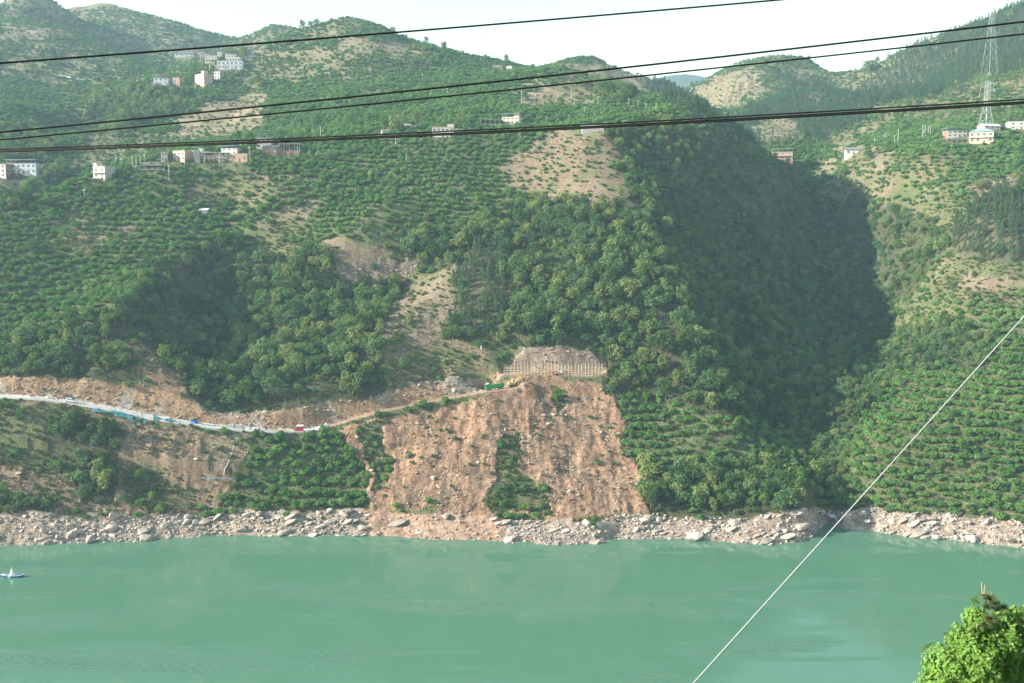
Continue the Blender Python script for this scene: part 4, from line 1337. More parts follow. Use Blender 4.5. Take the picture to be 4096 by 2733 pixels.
def pylon(vx, yb, H_, bw, tw, label, arms, ymin, r=0.11):
    g = ground_at(vx, yb, ymin)
    e = empty("lattice_pylon", g, 0.35)
    tag(e, label, "pylon")
    KEEP_OUT.append((g.x, g.y, bw * 0.6))
    wst = H_ * 0.55
    def wd(z):
        return bw + (tw - bw) * min(1, z / wst)
    zs = [0]
    while zs[-1] < H_ - 1:
        zs.append(min(H_, zs[-1] + max(2.2, wd(zs[-1]) * 1.05)))
    for sx, sy in ((-1, -1), (1, -1), (1, 1), (-1, 1)):
        MB().path([(sx * wd(0) / 2, sy * wd(0) / 2, -2), (sx * wd(wst) / 2, sy * wd(wst) / 2, wst), (sx * tw / 2, sy * tw / 2, H_)], [r * 1.5, r * 1.3, r], 6).build("leg", M_STEEL, e)
    for a, b in (((-1, -1), (1, -1)), ((1, -1), (1, 1)), ((1, 1), (-1, 1)), ((-1, 1), (-1, -1))):
        br = MB()
        for z0, z1 in zip(zs, zs[1:]):
            for q0, q1 in ((a, b), (b, a)):
                br.tube((q0[0] * wd(z0) / 2, q0[1] * wd(z0) / 2, z0), (q1[0] * wd(z1) / 2, q1[1] * wd(z1) / 2, z1), r * .6, n=4)
            br.tube((a[0] * wd(z1) / 2, a[1] * wd(z1) / 2, z1), (b[0] * wd(z1) / 2, b[1] * wd(z1) / 2, z1), r * .6, n=4)
        br.build("lattice_bracing", M_STEEL, e)
    for z, L_ in arms:
        ar = MB()
        for s in (-1, 1):
            tip = (s * L_, 0, z + 0.4)
            for sy in (-1, 1):
                ar.tube((s * tw / 2, sy * tw / 2, z), tip, r * .7, n=4)
                ar.tube((s * tw / 2, sy * tw / 2, z + 1.3), tip, r * .7, n=4)
        o = ar.build("crossarm", M_STEEL, e)
        ins = MB()
        for s in (-1, 1):
            ins.path([(s * L_, 0, z + .35), (s * L_, 0, z - 2.0)], [.12, .12], 6)
        ins.build("insulators", M_STEEL, o)
    return g
pylon(2262, 297, 33, 8.0, 2.4, "galvanised lattice pylon with stepped crossarms behind the yellow villa", ((18.5, 6.6), (23.5, 7.0), (28, 6.2), (31.5, 5.2)), 700, 0.075)
pylon(2270, 174, 88, 10.5, 3.2, "tall pale pylon rising past the picture top on the right hill", ((70, 14), (80, 12)), 860, 0.045)

# pale track and canal on the left hill
def strip(vpts, width, m, name, label, kind=None, cat=None, ymin=337, lift=0.15, thick=0.4, drop=0.0):
    P = []
    for i in range(len(vpts) - 1):
        for t in np.linspace(0, 1, 6, endpoint=False):
            P.append(ground_at(vpts[i][0] * (1 - t) + vpts[i + 1][0] * t, vpts[i][1] * (1 - t) + vpts[i + 1][1] * t, ymin))
    P.append(ground_at(*vpts[-1], ymin))
    V, F = [], []
    for i, p in enumerate(P):
        d = (P[min(i + 1, len(P) - 1)] - P[max(0, i - 1)])
        d.z = 0
        n = Vector((-d.y, d.x, 0)).normalized() * width / 2
        for q, zz in ((p - n, lift), (p + n, lift + 0.02), (p + n, lift - thick), (p - n, lift - thick - drop)):
            V.append((q.x, q.y, max(p.z, float(H(q.x, q.y))) + zz if zz >= lift else p.z + zz))
    for i in range(len(P) - 1):
        for k in range(4):
            F.append((i * 4 + k, i * 4 + (k + 1) % 4, (i + 1) * 4 + (k + 1) % 4, (i + 1) * 4 + k))
    F += [(3, 2, 1, 0), tuple(len(V) - 4 + k for k in range(4))]
    o = MB().add(V, F).build(name, m)
    tag(o, label, cat, None, kind)
    return o
strip([(232, 182.5), (250, 180), (267, 177.5)], 2.6, W_WHITE, "concrete_channel", "long white concrete channel on the left hill", None, "channel", 700, 0.5, 1.2)
strip([(281, 173), (295, 170)], 2.6, W_WHITE, "concrete_channel", "short white concrete channel above the long one on the left hill", None, "channel", 700, 0.5, 1.2)
strip([(108, 169), (140, 175), (190, 184), (216, 185)], 2.2, M_CONC, "farm_track", "pale farm track on the left hill", "structure", None, 700, 0.3, 0.5)
# ------------------------------------------------------------------ along the road
def road_x(vx):
    """world x of the road under a photo column"""
    xs = np.array([p[0] for p in ROAD], float)
    return float(np.interp(vx, xs, RX))
def road_pt(vx, off=0.0, lift=0.0):
    x = road_x(vx)
    return Vector((x, float(np.interp(x, RX, RY_)) + off, float(np.interp(x, RX, RZ_)) + lift))
def road_frame(vx, off=0.0, flip=False):
    p = road_pt(vx, off)
    d = (road_pt(vx + 18, off) - road_pt(vx - 18, off)).normalized()
    if flip:
        d = -d
    side = Vector((0, 0, 1)).cross(d).normalized()
    up = d.cross(side)
    M = Matrix((d, side, up)).transposed().to_4x4()
    M.translation = p
    return M

# kerb slab along the outer edge and the retaining wall below it
def edge_wall(v0, v1, y_off, w_, top, bot, m, name, label, cat=None, kind=None, parent=None):
    V, F = [], []
    n = int((v1 - v0) / 8) + 1
    for i in range(n + 1):
        vx = v0 + (v1 - v0) * i / n
        p = road_pt(vx, y_off)
        t, b = (top(vx) if callable(top) else top), (bot(vx) if callable(bot) else bot)
        lean = 0.12 * (t - b)
        V += [(p.x, p.y - w_ / 2, p.z + t), (p.x, p.y + w_ / 2, p.z + t), (p.x, p.y + w_ / 2, p.z + b), (p.x, p.y - w_ / 2 - lean, p.z + b)]
    for i in range(n):
        for k in range(4):
            F.append((i * 4 + k, i * 4 + (k + 1) % 4, (i + 1) * 4 + (k + 1) % 4, (i + 1) * 4 + k))
    F += [(3, 2, 1, 0), tuple(len(V) - 4 + k for k in range(4))]
    o = MB().add(V, F).build(name, m, parent)
    if label or kind:
        tag(o, label, cat, None, kind)
    return o
edge_wall(-250, 352, -3.15, 0.5, 0.3, -1.1, M_CONC, "road_kerb", "pale concrete kerb along the river side of the road", None, "structure")
edge_wall(353, 700, -3.15, 0.6, 0.35, lambda v: -0.9 - 4.2 * math.exp(-((v - 515) / 90.0) ** 2), M_CONC, "retaining_wall", "pale concrete retaining wall carrying the road left of the red hut", "wall")
strip([(462, 1101), (500, 1099.5), (546, 1103)], 0.4, R_TILE, "stone_wall", "low grey stone wall across the bare slope below the road", None, "wall", 337, 0.35, 1.2)
strip([(547, 998), (541, 1015), (535, 1032), (524, 1062), (512, 1094)], 0.45, rock_mat("slurry", (0.26, 0.24, 0.21), (0.46, 0.44, 0.41), 1.2), "rubble_chute", "thin pale streak of spilled grey rubble below the retaining wall", None, "rubble", 337, 0.12, 0.4)

# ---- vehicles
M_TYRE = plain("tyre_rubber", (0.03, 0.03, 0.032), 0.85)
M_CARW = plain("white_car_paint", (0.75, 0.76, 0.78), 0.3, var=0.04, spec=0.5)
M_GREEN = plain("green_truck_paint", (0.03, 0.33, 0.10), 0.45, var=0.12)
M_DARK = plain("dark_steel", (0.06, 0.06, 0.065), 0.6)
M_YEL = plain("yellow_machine_paint", (0.50, 0.32, 0.07), 0.6, var=0.12)
M_REDP = plain("red_paint", (0.45, 0.03, 0.04), 0.5, var=0.12)
M_LAMP = plain("lamp_glass", (0.7, 0.7, 0.65), 0.2, spec=0.5)
M_SOIL = plain("loose_soil", (0.30, 0.20, 0.13), 0.95, var=0.3)

def wheel(parent, x, y, r, w_):
    t = MB().tube((x, y - w_ / 2, r), (x, y + w_ / 2, r), r, n=16)
    o = t.build("wheel", M_TYRE, parent)
    MB().tube((x, y - w_ / 2 - 0.012, r), (x, y + w_ / 2 + 0.012, r), r * .55, n=12).build("rim", M_STEEL, o)

def suv(M_):
    e = empty("parked_car", (0, 0, 0))
    e.matrix_world = M_
    tag(e, "white five-door car parked facing right on the pale road", "car")
    hw = 0.92
    prof = [(-2.35, 0.45), (-2.38, 0.95), (-2.2, 1.08), (1.0, 1.05), (1.35, 1.02), (2.2, 0.88), (2.4, 0.7), (2.38, 0.42)]
    MB().prism(prof, -hw, hw).build("body", M_CARW, e)
    gh = MB()
    b = [(-2.2, 1.06), (1.15, 1.03)]
    t = [(-1.75, 1.68), (0.25, 1.70)]
    gh.hexa([(b[0][0], -hw + .03, b[0][1]), (b[1][0], -hw + .03, b[1][1]), (b[1][0], hw - .03, b[1][1]), (b[0][0], hw - .03, b[0][1]), (t[0][0], -hw + .2, t[0][1]), (t[1][0], -hw + .2, t[1][1]), (t[1][0], hw - .2, t[1][1]), (t[0][0], hw - .2, t[0][1])])
    gh.build("cabin", M_CARW, e)
    for s in (-1, 1):
        for x0, x1, x2, x3 in ((-1.72, -0.62, -0.62, -1.5), (-0.52, 0.82, 0.2, -0.52)):
            mb = MB()
            y0, y1 = s * (hw - 0.045), s * (hw - 0.185)
            o_ = s * 0.035
            V = [(x0, y0 + o_, 1.13), (x1, y0 + o_, 1.13), (x2, y1 + o_, 1.60), (x3, y1 + o_, 1.60)]
            V += [(a, c - s * 0.06, d) for a, c, d in V]
            mb.add(V, [(0, 1, 2, 3), (7, 6, 5, 4), (0, 4, 5, 1), (1, 5, 6, 2), (2, 6, 7, 3), (3, 7, 4, 0)]).build("side_window", M_GLASS, e)
    MB().add([(1.13, -.74, 1.08), (1.13, .74, 1.08), (0.34, .62, 1.66), (0.34, -.62, 1.66), (1.17, -.74, 1.1), (1.17, .74, 1.1), (0.38, .62, 1.68), (0.38, -.62, 1.68)], [(0, 1, 2, 3), (7, 6, 5, 4), (0, 4, 5, 1), (1, 5, 6, 2), (2, 6, 7, 3), (3, 7, 4, 0)]).build("windscreen", M_GLASS, e)
    for x in (-1.42, 1.5):
        for s in (-1, 1):
            wheel(e, x, s * 0.82, 0.36, 0.24)
    for s in (-1, 1):
        MB().box(2.28, 2.42, s * .62 - .18, s * .62 + .18, 0.68, 0.82).build("headlight", M_LAMP, e)
        MB().box(-2.42, -2.30, s * .7 - .12, s * .7 + .12, 0.78, 1.0).build("tail_light", M_REDP, e)
suv(road_frame(164, -0.6))
for v_ in (100, 118, 137, 152, 166, 182, 215, 240, 265, 290, 310, 340, 365, 390):
    q_ = road_pt(v_, -5.5)
    KEEP_OUT.append((q_.x, q_.y, 3.6))
q_ = ground_at(31.7, 952.5)
KEEP_OUT.append((q_.x, q_.y - 2, 3.0))
q_ = road_pt(690, -5.0)
KEEP_OUT.append((q_.x, q_.y, 2.6))

def dump_truck(M_):
    e = empty("dump_truck", (0, 0, 0))
    e.matrix_world = M_
    tag(e, "green four-axle dump truck with a loaded bed facing left on the dirt road", "truck")
    MB().box(-4.3, 3.6, -.5, .5, .75, 1.0).build("chassis", M_DARK, e)
    cab = MB().prism([(2.55, 0.95), (2.55, 3.0), (2.7, 3.15), (4.0, 3.1), (4.3, 2.1), (4.42, 1.1), (4.4, 0.7), (3.95, 0.7)], -1.2, 1.2).build("cab", M_GREEN, e)
    MB().add([(4.335, -1.05, 2.12), (4.335, 1.05, 2.12), (4.07, 1.0, 2.98), (4.07, -1.0, 2.98), (4.3, -1.05, 2.1), (4.3, 1.05, 2.1), (4.03, 1.0, 2.96), (4.03, -1.0, 2.96)], [(0, 1, 2, 3), (7, 6, 5, 4), (0, 4, 5, 1), (1, 5, 6, 2), (2, 6, 7, 3), (3, 7, 4, 0)]).build("windscreen", M_GLASS, cab)
    for s in (-1, 1):
        MB().box(3.1, 3.85, s * 1.2 - .03, s * 1.2 + .03, 2.05, 2.8).build("side_window", M_GLASS, cab)
        MB().box(4.38, 4.46, s * .85 - .2, s * .85 + .2, .95, 1.15).build("headlight", M_LAMP, cab)
    MB().box(2.6, 4.0, -1.15, 1.15, 3.16, 3.26).build("sun_visor", M_CARW, cab)
    bed = MB()
    L0, L1, w_ = -4.4, 2.3, 1.22
    bed.box(L0, L1, -w_, w_, 1.25, 1.38)
    bed.box(L0, L1, -w_, -w_ + .07, 1.381, 2.75)
    bed.box(L0, L1, w_ - .07, w_, 1.381, 2.75)
    bed.box(L1 - .08, L1, -w_ + .071, w_ - .071, 1.381, 3.1)
    bed.box(L0, L0 + .08, -w_ + .071, w_ - .071, 1.381, 2.8)
    o = bed.build("bed", M_GREEN, e)
    for k in range(9):
        x = L0 + .1 + k * (L1 - L0 - .2) / 8
        for s in (-1, 1):
            MB().box(x - .06, x + .06, s * (w_ + .045) - .04, s * (w_ + .045) + .04, 1.4, 2.72).build("stake", M_GREEN, o)
    for s in (-1, 1):
        MB().box(L0, L1, s * (w_ + .05) - .05, s * (w_ + .05) + .05, 2.73, 2.83).build("top_rail", M_GREEN, o)
    ld = MB()
    pts, F = [], []
    for i in range(9):
        for j in range(5):
            x = L0 + .15 + (L1 - L0 - .3) * i / 8
            y_ = -w_ + .12 + (2 * w_ - .24) * j / 4
            pts.append((x, y_, 2.45 + .6 * math.sin(math.pi * i / 8) ** .5 * math.sin(math.pi * (j + .3) / 4.6) + random.uniform(-.08, .08)))
    for i in range(8):
        for j in range(4):
            a = i * 5 + j
            F.append((a, a + 5, a + 6, a + 1))
    ld.add(pts, F).build("soil_load", M_SOIL, e)
    MB().box(-.2, 1.9, -1.2, -.7, .7, 1.15).build("fuel_tank", M_STEEL, e)
    for x in (3.4, 1.35 + .9, -1.9, -3.3):
        for s in (-1, 1):
            wheel(e, x, s * 1.0, .52, .36)
dump_truck(road_frame(1136, -0.2, True))

def excavator(p, yaw):
    e = empty("excavator", p, yaw)
    tag(e, "yellow tracked excavator reaching uphill behind the green dump truck", "excavator")
    for s in (-1, 1):
        mb = MB().prism([(-1.7, .15), (-1.9, .45), (-1.7, .8), (1.7, .8), (1.9, .45), (1.7, .15), (1.5, 0), (-1.5, 0)], s * 1.05 - .28, s * 1.05 + .28)
        mb.build("track", M_DARK, e)
    MB().box(-1.9, 1.2, -1.15, 1.15, .95, 1.9).build("body", M_YEL, e)
    MB().box(-2.0, -1.0, -1.1, 1.1, 1.901, 2.2).build("counterweight", M_YEL, e)
    c = MB().prism([(.0, 1.91), (.0, 3.0), (.9, 3.0), (1.35, 1.91)], .25, 1.15).build("cab", M_CARW, e)
    MB().prism([(.06, 2.15), (.06, 2.85), (.86, 2.85), (1.1, 2.15)], .22, .26).build("cab_window", M_GLASS, c)
    b = MB().path([(1.0, -.3, 1.7), (2.6, -.3, 3.3), (4.6, -.3, 3.9)], [.3, .34, .2], 4).build("boom", M_YEL, e)
    MB().path([(4.4, -.3, 4.1), (5.6, -.3, 3.4), (6.4, -.3, 2.8)], [.2, .24, .14], 4).build("arm", M_YEL, e)
    MB().prism([(6.0, 3.0), (6.7, 2.9), (6.8, 2.2), (6.2, 1.9), (5.9, 2.3)], -.75, .15).build("bucket", M_DARK, e)
g = ground_at(1176, 887.5)
excavator((g.x, g.y + 0.6, g.z), 0.35)

def small_digger(p):
    e = empty("red_compressor", p, 0.1)
    tag(e, "small red wheeled machine on the bench in front of the scaffold", "machine")
    MB().prism([(-1.1, .5), (-1.2, 1.3), (-.6, 1.6), (.7, 1.55), (1.2, 1.1), (1.1, .5)], -.6, .6).build("housing", M_REDP, e)
    MB().box(-.5, .5, -.63, -.603, .75, 1.3).build("panel", M_CARW, e)
    for s in (-1, 1):
        wheel(e, -.5, s * .65, .33, .2)
    MB().path([(1.1, 0, .6), (2.0, 0, .45)], [.06, .06], 6).build("drawbar", M_DARK, e)
small_digger(ground_at(1274, 860.5))
def mini_truck(p):
    e = empty("white_pickup", p, 2.9)
    tag(e, "small white and black work vehicle parked behind the scaffold", "vehicle")
    MB().prism([(-.2, .5), (-.2, 1.7), (.2, 1.9), (1.0, 1.85), (1.35, 1.2), (1.6, 1.1), (1.6, .5)], -.75, .75).build("cab", M_CARW, e)
    MB().box(.15, .85, -.78, .78, 1.25, 1.7).build("cab_window", M_GLASS, e)
    MB().box(-1.8, -.25, -.75, .75, .6, 1.1).build("tray", M_DARK, e)
    for x in (-1.2, 1.0):
        for s in (-1, 1):
            wheel(e, x, s * .68, .3, .2)
mini_truck(ground_at(1292, 857))

# ---- bamboo scaffold on the bench
def bench_pt(vx, off=0.0):
    xs = np.array([p[0] for p in BENCH], float)
    x = float(np.interp(vx, xs, BX))
    return Vector((x, float(np.interp(x, BX, BY)) + off, float(np.interp(x, BX, BZ))))
M_BAM = plain("bamboo_pole", (0.60, 0.48, 0.33), 0.7, var=0.2)
sc0 = bench_pt(1157, -2.6)
sc = empty("scaffold", sc0)
tag(sc, "long scaffold of thin bamboo poles across the excavated rock face", "scaffold")
N_ = 30
for row, off in ((0, -2.6), (1, -1.2)):
    for k in range(N_):
        vx = 1157 + (1381 - 1157) * k / (N_ - 1)
        p = bench_pt(vx, off) - sc0
        h = (2.2 + 0.9 * k if k < 3 else random.uniform(4.6, 6.0)) - (0.8 if row else 0)
        MB().path([(p.x, p.y, p.z - .8), (p.x + random.uniform(-.08, .08), p.y, p.z + h)], [.10, .08], 6).build("pole", M_BAM, sc)
    for zz in (1.0, 2.0, 2.75) if row == 0 else (1.5, 3.2):
        for k0, k1 in ((0, 10), (10, 20), (20, N_ - 1)):
            a = bench_pt(1157 + 224 * k0 / (N_ - 1) - 1, off) - sc0
            b = bench_pt(1157 + 224 * k1 / (N_ - 1) + 1, off) - sc0
            MB().path([(a.x, a.y - .12, a.z + zz + random.uniform(-.12, .12)), (b.x, b.y - .12, b.z + zz + random.uniform(-.12, .12))], [.08, .08], 6).build("rail", M_BAM, sc)
for v0, v1, lab in ((1224, 1240, "flat stack of pale boards left of the red machine on the bench"), (1252, 1268, "thicker stack of pale boards beside the red machine")):
    a, b = bench_pt(v0, -2.0), bench_pt(v1, -2.0)
    e = empty("board_stack", (a.x, a.y, a.z))
    tag(e, lab, "boards")
    for k in range(6 if v0 < 1250 else 10):
        MB().box(0, b.x - a.x, -.5, .5, .02 + k * .1, .02 + k * .1 + .085).build("board", plain("board_wood%d%d" % (k, v0), (0.5 + .03 * (k % 3), 0.38, 0.24), 0.8), e)

# ---- red hut, tyres, blocks, tarps
def red_hut(M_):
    e = empty("red_hut", (0, 0, 0))
    e.matrix_world = Matrix.Translation(M_.translation)
    tag(e, "bright red site hut with white tin roof on the river side of the road", "hut")
    MB().box(-1.3, 1.3, -1.1, 1.1, 0.1, 2.35).build("wall", M_REDP, e)
    MB().hexa([(-1.5, -1.35, 2.36), (1.5, -1.35, 2.36), (1.5, 1.35, 2.56), (-1.5, 1.35, 2.56), (-1.5, -1.35, 2.45), (1.5, -1.35, 2.45), (1.5, 1.35, 2.65), (-1.5, 1.35, 2.65)]).build("roof", R_TIN, e)
    for k in range(7):
        x = -1.2 + k * .4
        MB().box(x - .025, x + .025, -1.13, -1.103, .15, 2.3).build("wall_rib", M_REDP, e)
    MB().box(-.35, .35, -1.15, -1.132, .12, 1.9).build("door", plain("hut_door", (0.33, 0.03, 0.04), .5), e)
red_hut(road_frame(690.5, -1.6))
def tyre_obj(vx, off, label):
    p = road_pt(vx, off)
    V, F = [], []
    n, m_ = 20, 8
    for i in range(n):
        a = 2 * math.pi * i / n
        for j in range(m_):
            b = 2 * math.pi * j / m_
            r = .48 + .17 * math.cos(b)
            V.append((r * math.cos(a), .15 * math.sin(b), .66 + r * math.sin(a)))
    for i in range(n):
        for j in range(m_):
            F.append((i * m_ + j, i * m_ + (j + 1) % m_, ((i + 1) % n) * m_ + (j + 1) % m_, ((i + 1) % n) * m_ + j))
    e = empty("upright_tyre", p, 0.3)
    tag(e, label, "tyre")
    MB().add(V, F).build("tread", M_TYRE, e, True)
    MB().tube((0, -.05, .66), (0, .05, .66), .33, n=16).build("hub_disc", plain("pale_hub%d" % vx, (0.5, 0.5, 0.5), .6), e)
tyre_obj(609.5, 1.4, "upright old tyre with pale hub beside the fence left of the red hut")
tyre_obj(679, -.6, "upright tyre leaning against the red hut")
def lump(name, vx, off, sx, sy, sz, m, label, cat, seed, sharp=0.25, loc=None, rz=0.0):
    """a heaped, folded or broken body resting on the ground"""
    rs = np.random.default_rng(seed)
    V, F = [], []
    n, r_ = 14, 5
    for i in range(r_):
        f = i / (r_ - 1)
        for k in range(n):
            a = 2 * math.pi * k / n
            q = math.cos(f * math.pi / 2) ** 0.6 if i < r_ - 1 else 0.12
            w_ = 1 + rs.uniform(-sharp, sharp)
            V.append((math.cos(a) * sx * q * w_, math.sin(a) * sy * q * w_, sz * (f ** 0.8) * (1 + rs.uniform(-sharp, sharp) * .5) - (.25 if i == 0 else 0)))
    for i in range(r_ - 1):
        for k in range(n):
            F.append((i * n + k, i * n + (k + 1) % n, (i + 1) * n + (k + 1) % n, (i + 1) * n + k))
    F.append(tuple((r_ - 1) * n + k for k in range(n)))
    o = MB().add(V, F).build(name, m)
    o.location = loc if loc is not None else road_pt(vx, off)
    o.rotation_euler = (0, 0, rz)
    tag(o, label, cat)
    return o
M_BLUE = plain("blue_tarp", (0.03, 0.13, 0.50), 0.5, var=0.2)
M_LILAC = plain("lilac_tarp", (0.52, 0.47, 0.56), 0.6, var=0.15)
M_LROCK = rock_mat("white_broken_rock", (0.5, 0.49, 0.47), (0.74, 0.73, 0.70), 1.0)
lump("tarp_heap", 441, 2.3, 1.8, 1.0, .95, M_BLUE, "heap under a bright blue tarpaulin at the foot of the rock cut", "tarp", 1)
for k, (v0, v1) in enumerate(((462, 486), (484, 512))):
    a, b = road_pt(v0, 2.3, .25), road_pt(v1, 2.1, .25)
    e = empty("pipe_bundle", a)
    tag(e, ("left of two long pale pipe bundles by the rock cut", "right of two long pale pipe bundles by the rock cut")[k], "pipes")
    d = b - a
    for j in range(5):
        o_ = Vector((0, (j % 3) * .26, .12 + (.22 if j > 2 else 0)))
        MB().path([o_, o_ + d], [.11, .11], 8).build("pipe", R_TIN, e)
for v_, s_, lab in ((527, 1.0, "grey concrete block with sloping sides, left of a pair on the road"), (546, 1.1, "grey concrete block with sloping sides, right of a pair on the road")):
    p = road_pt(v_, 1.9)
    o = MB().hexa([(-1.6 * s_, -1.0, -.2), (1.6 * s_, -1.0, -.2), (1.6 * s_, 1.0, -.2), (-1.6 * s_, 1.0, -.2), (-1.15 * s_, -.8, 1.5 * s_), (1.25 * s_, -.8, 1.55 * s_), (1.25 * s_, .8, 1.5 * s_), (-1.15 * s_, .8, 1.45 * s_)]).build("concrete_block", R_CONC)
    o.location = p
    o.rotation_euler = (0, 0, 0.12)
    tag(o, lab, "block")
lump("tarp_heap", 566, 1.9, 1.9, 1.0, 1.2, M_LILAC, "lilac tarpaulin heap right beside the concrete blocks", "tarp", 2, .3)
lump("tarp_heap", 582, 1.8, 2.2, 1.0, .95, M_LILAC, "longer lilac tarpaulin heap near the tall pole", "tarp", 3, .3)
for v_, h_, lab in ((591, 2.9, "thin pole standing at the end of the lilac tarpaulins"), (628.5, 2.5, "thin pole midway between tarpaulins and red hut")):
    o = MB().path([(0, 0, -.2), (.03, 0, h_)], [.06, .045], 6).build("thin_pole", M_BAM)
    o.location = road_pt(v_, 1.5)
    tag(o, lab, "pole")
a = road_pt(630, .2)
deck = empty("plank_deck", a)
tag(deck, "row of pale wooden planks laid along the road left of the red hut", "planks")
for k in range(14):
    p = road_pt(630 + k * 3.6, .2) - a
    MB().box(p.x - .31, p.x + .31, -1.1, 1.1, p.z + .05, p.z + .16).build("plank", plain("plank_wood%d" % k, (0.50 + .04 * ((k * 7) % 3), 0.37, 0.23), .8), deck)
# railing left of the hut and the rust-red barrier up the dirt road
M_RUST = plain("rust_red_pipe", (0.30, 0.12, 0.09), 0.7, var=0.25)
def barrier(v0, v1, off, h, label, step=7, name="pipe_barrier", m=M_RUST):
    a = road_pt(v0, off)
    e = empty(name, a)
    tag(e, label, "barrier")
    vs = np.arange(v0, v1 + .1, step)
    P = [road_pt(v, off) - a for v in vs]
    for p in P:
        MB().path([(p.x, p.y, p.z - .4), (p.x, p.y, p.z + h)], [.05, .05], 5).build("post", m, e)
    for zz in (h * .5, h * .95):
        MB().path([(p.x, p.y - .07, p.z + zz) for p in P], .045, 5).build("rail", m, e)
barrier(597, 672, -2.2, 1.0, "thin rust-red pipe railing along the retaining wall left of the hut")
barrier(762, 868, -2.5, 1.1, "rust-red pipe barrier on the lower dirt road right of the white rubble")
barrier(872, 1100, -2.5, 1.1, "rust-red pipe barrier climbing the dirt road towards the truck", 9)
# white rubble at the end of the concrete
pile_c = road_pt(744, -2.6)
for k, (dx, dy, sx, sz, lab) in enumerate(((-1.6, .2, 1.6, 1.2, "low white broken rock heap, left part of the pile at the road bend"), (1.2, .6, 1.5, 2.3, "tall pointed white broken rock heap at the road bend"))):
    o = lump("rubble_heap", 0, 0, sx, 1.3, sz, M_LROCK, lab, "rubble", 10 + k, .4, pile_c + Vector((dx, dy, -.2)), .4)
o = MB().box(-.55, .55, -.06, .06, .5, 1.9).build("sign_board", M_REDP)
o.location = road_pt(755.5, -1.4)
tag(o, "small red and white sign board behind the white rubble", "sign")
s1 = MB().box(-.42, .42, -.085, -.063, .95, 1.25).build("white_panel", M_CARW, o)
for x in (-.4, .4):
    MB().path([(x, 0, -.2), (x, 0, .5)], [.04, .04], 5).build("leg", M_DARK, o)
# left stretch: kerbside bits
p = road_pt(102, 2.2)
o = MB().hexa([(-.95, -.5, -.1), (.9, -.5, -.1), (.9, .5, -.1), (-.95, .5, -.1), (-.9, -.45, .8), (1.0, -.45, .95), (1.0, .45, .9), (-.9, .45, .75)]).build("white_block", plain("white_stone", (0.66, 0.65, 0.60), .8))
o.location = p
tag(o, "white stone block at the foot of the cut left of the car", "block")
def motorbike(p):
    e = empty("motorcycle", p, .1)
    tag(e, "dark motorcycle parked at the inner road edge far left of the car", "motorcycle")
    for x in (-.65, .65):
        wheel(e, x, 0, .31, .12)
    MB().prism([(-.75, .62), (-.7, .85), (-.1, .82), (.2, .98), (.45, .9), (.35, .55), (.1, .35), (-.3, .35)], -.14, .14).build("body", M_DARK, e)
    MB().path([(.62, 0, .35), (.42, 0, .95), (.36, 0, 1.12)], [.04, .04, .03], 5).build("fork", M_STEEL, e)
    MB().path([(.36, -.33, 1.12), (.36, .33, 1.12)], [.025, .025], 5).build("handlebar", M_DARK, e)
    MB().box(-.55, .0, -.12, .12, .861, .93).build("saddle", M_REDP, e)
motorbike(road_pt(69.5, 2.0))
o = MB().path([(0, 0, 0), (0, 0, .35), (0, 0, .7), (0, 0, .95)], [.25, .33, .28, .1], 8).build("white_sack", W_WHITE)
g = ground_at(30.5, 899)
o.location = g
tag(o, "small white sack lying on the cut slope at far left", "sack")
o = MB().box(-.35, .35, -.1, .1, -.3, 1.9).build("white_marker", W_WHITE)
MB().box(-.45, .45, -.13, .13, 1.901, 2.0).build("cap", R_CONC, o)
o.location = ground_at(1104, 803)
tag(o, "small white upright marker stone among bushes above the road cut", "marker")

# ---- teal safety net torn over the edge
def net_mat():
    m, nt, b = mat("teal_net")
    tc_ = nt.nodes.new("ShaderNodeTexCoord")
    no = nt.nodes.new("ShaderNodeTexNoise")
    no.inputs['Scale'].default_value = 1.2
    no.inputs['Detail'].default_value = 5
    nt.links.new(tc_.outputs['Object'], no.inputs['Vector'])
    mx = nt.nodes.new("ShaderNodeMix")
    mx.data_type = 'RGBA'
    mx.inputs[6].default_value = (0.02, 0.11, 0.13, 1)
    mx.inputs[7].default_value = (0.05, 0.23, 0.26, 1)
    nt.links.new(no.outputs['Fac'], mx.inputs[0])
    nt.links.new(mx.outputs[2], b.inputs['Base Color'])
    b.inputs['Roughness'].default_value = .8
    return m
M_NET = net_mat()
NETS = [([(208, 941), (232, 943), (250, 946), (248, 950), (228, 949), (210, 947)], "leftmost small scrap of teal netting below the road edge"),
        ([(254, 943), (282, 949), (306, 955), (306, 965), (290, 960), (264, 956)], "widest sheet of teal netting hanging below the road edge"),
        ([(297, 962), (303, 960), (307, 974), (310, 986), (305, 984)], "long narrow strip of teal netting hanging down the bare slope"),
        ([(316, 956), (322, 962), (327, 974), (322, 973), (317, 981), (315, 968)], "forked rag of teal netting right of the narrow strip"),
        ([(327, 968), (334, 966), (337, 974), (331, 977)], "small loose scrap of teal netting below the others"),
        ([(352, 959), (362, 957), (369, 962), (361, 966), (353, 971)], "rag of teal netting left of the last sheet"),
        ([(379, 963), (394, 962), (400, 967), (392, 971), (381, 970)], "rightmost sheet of teal netting at the retaining wall end"),
        ([(411, 972), (416, 974), (415, 981), (411, 978)], "tiny teal netting scrap below the retaining wall")]
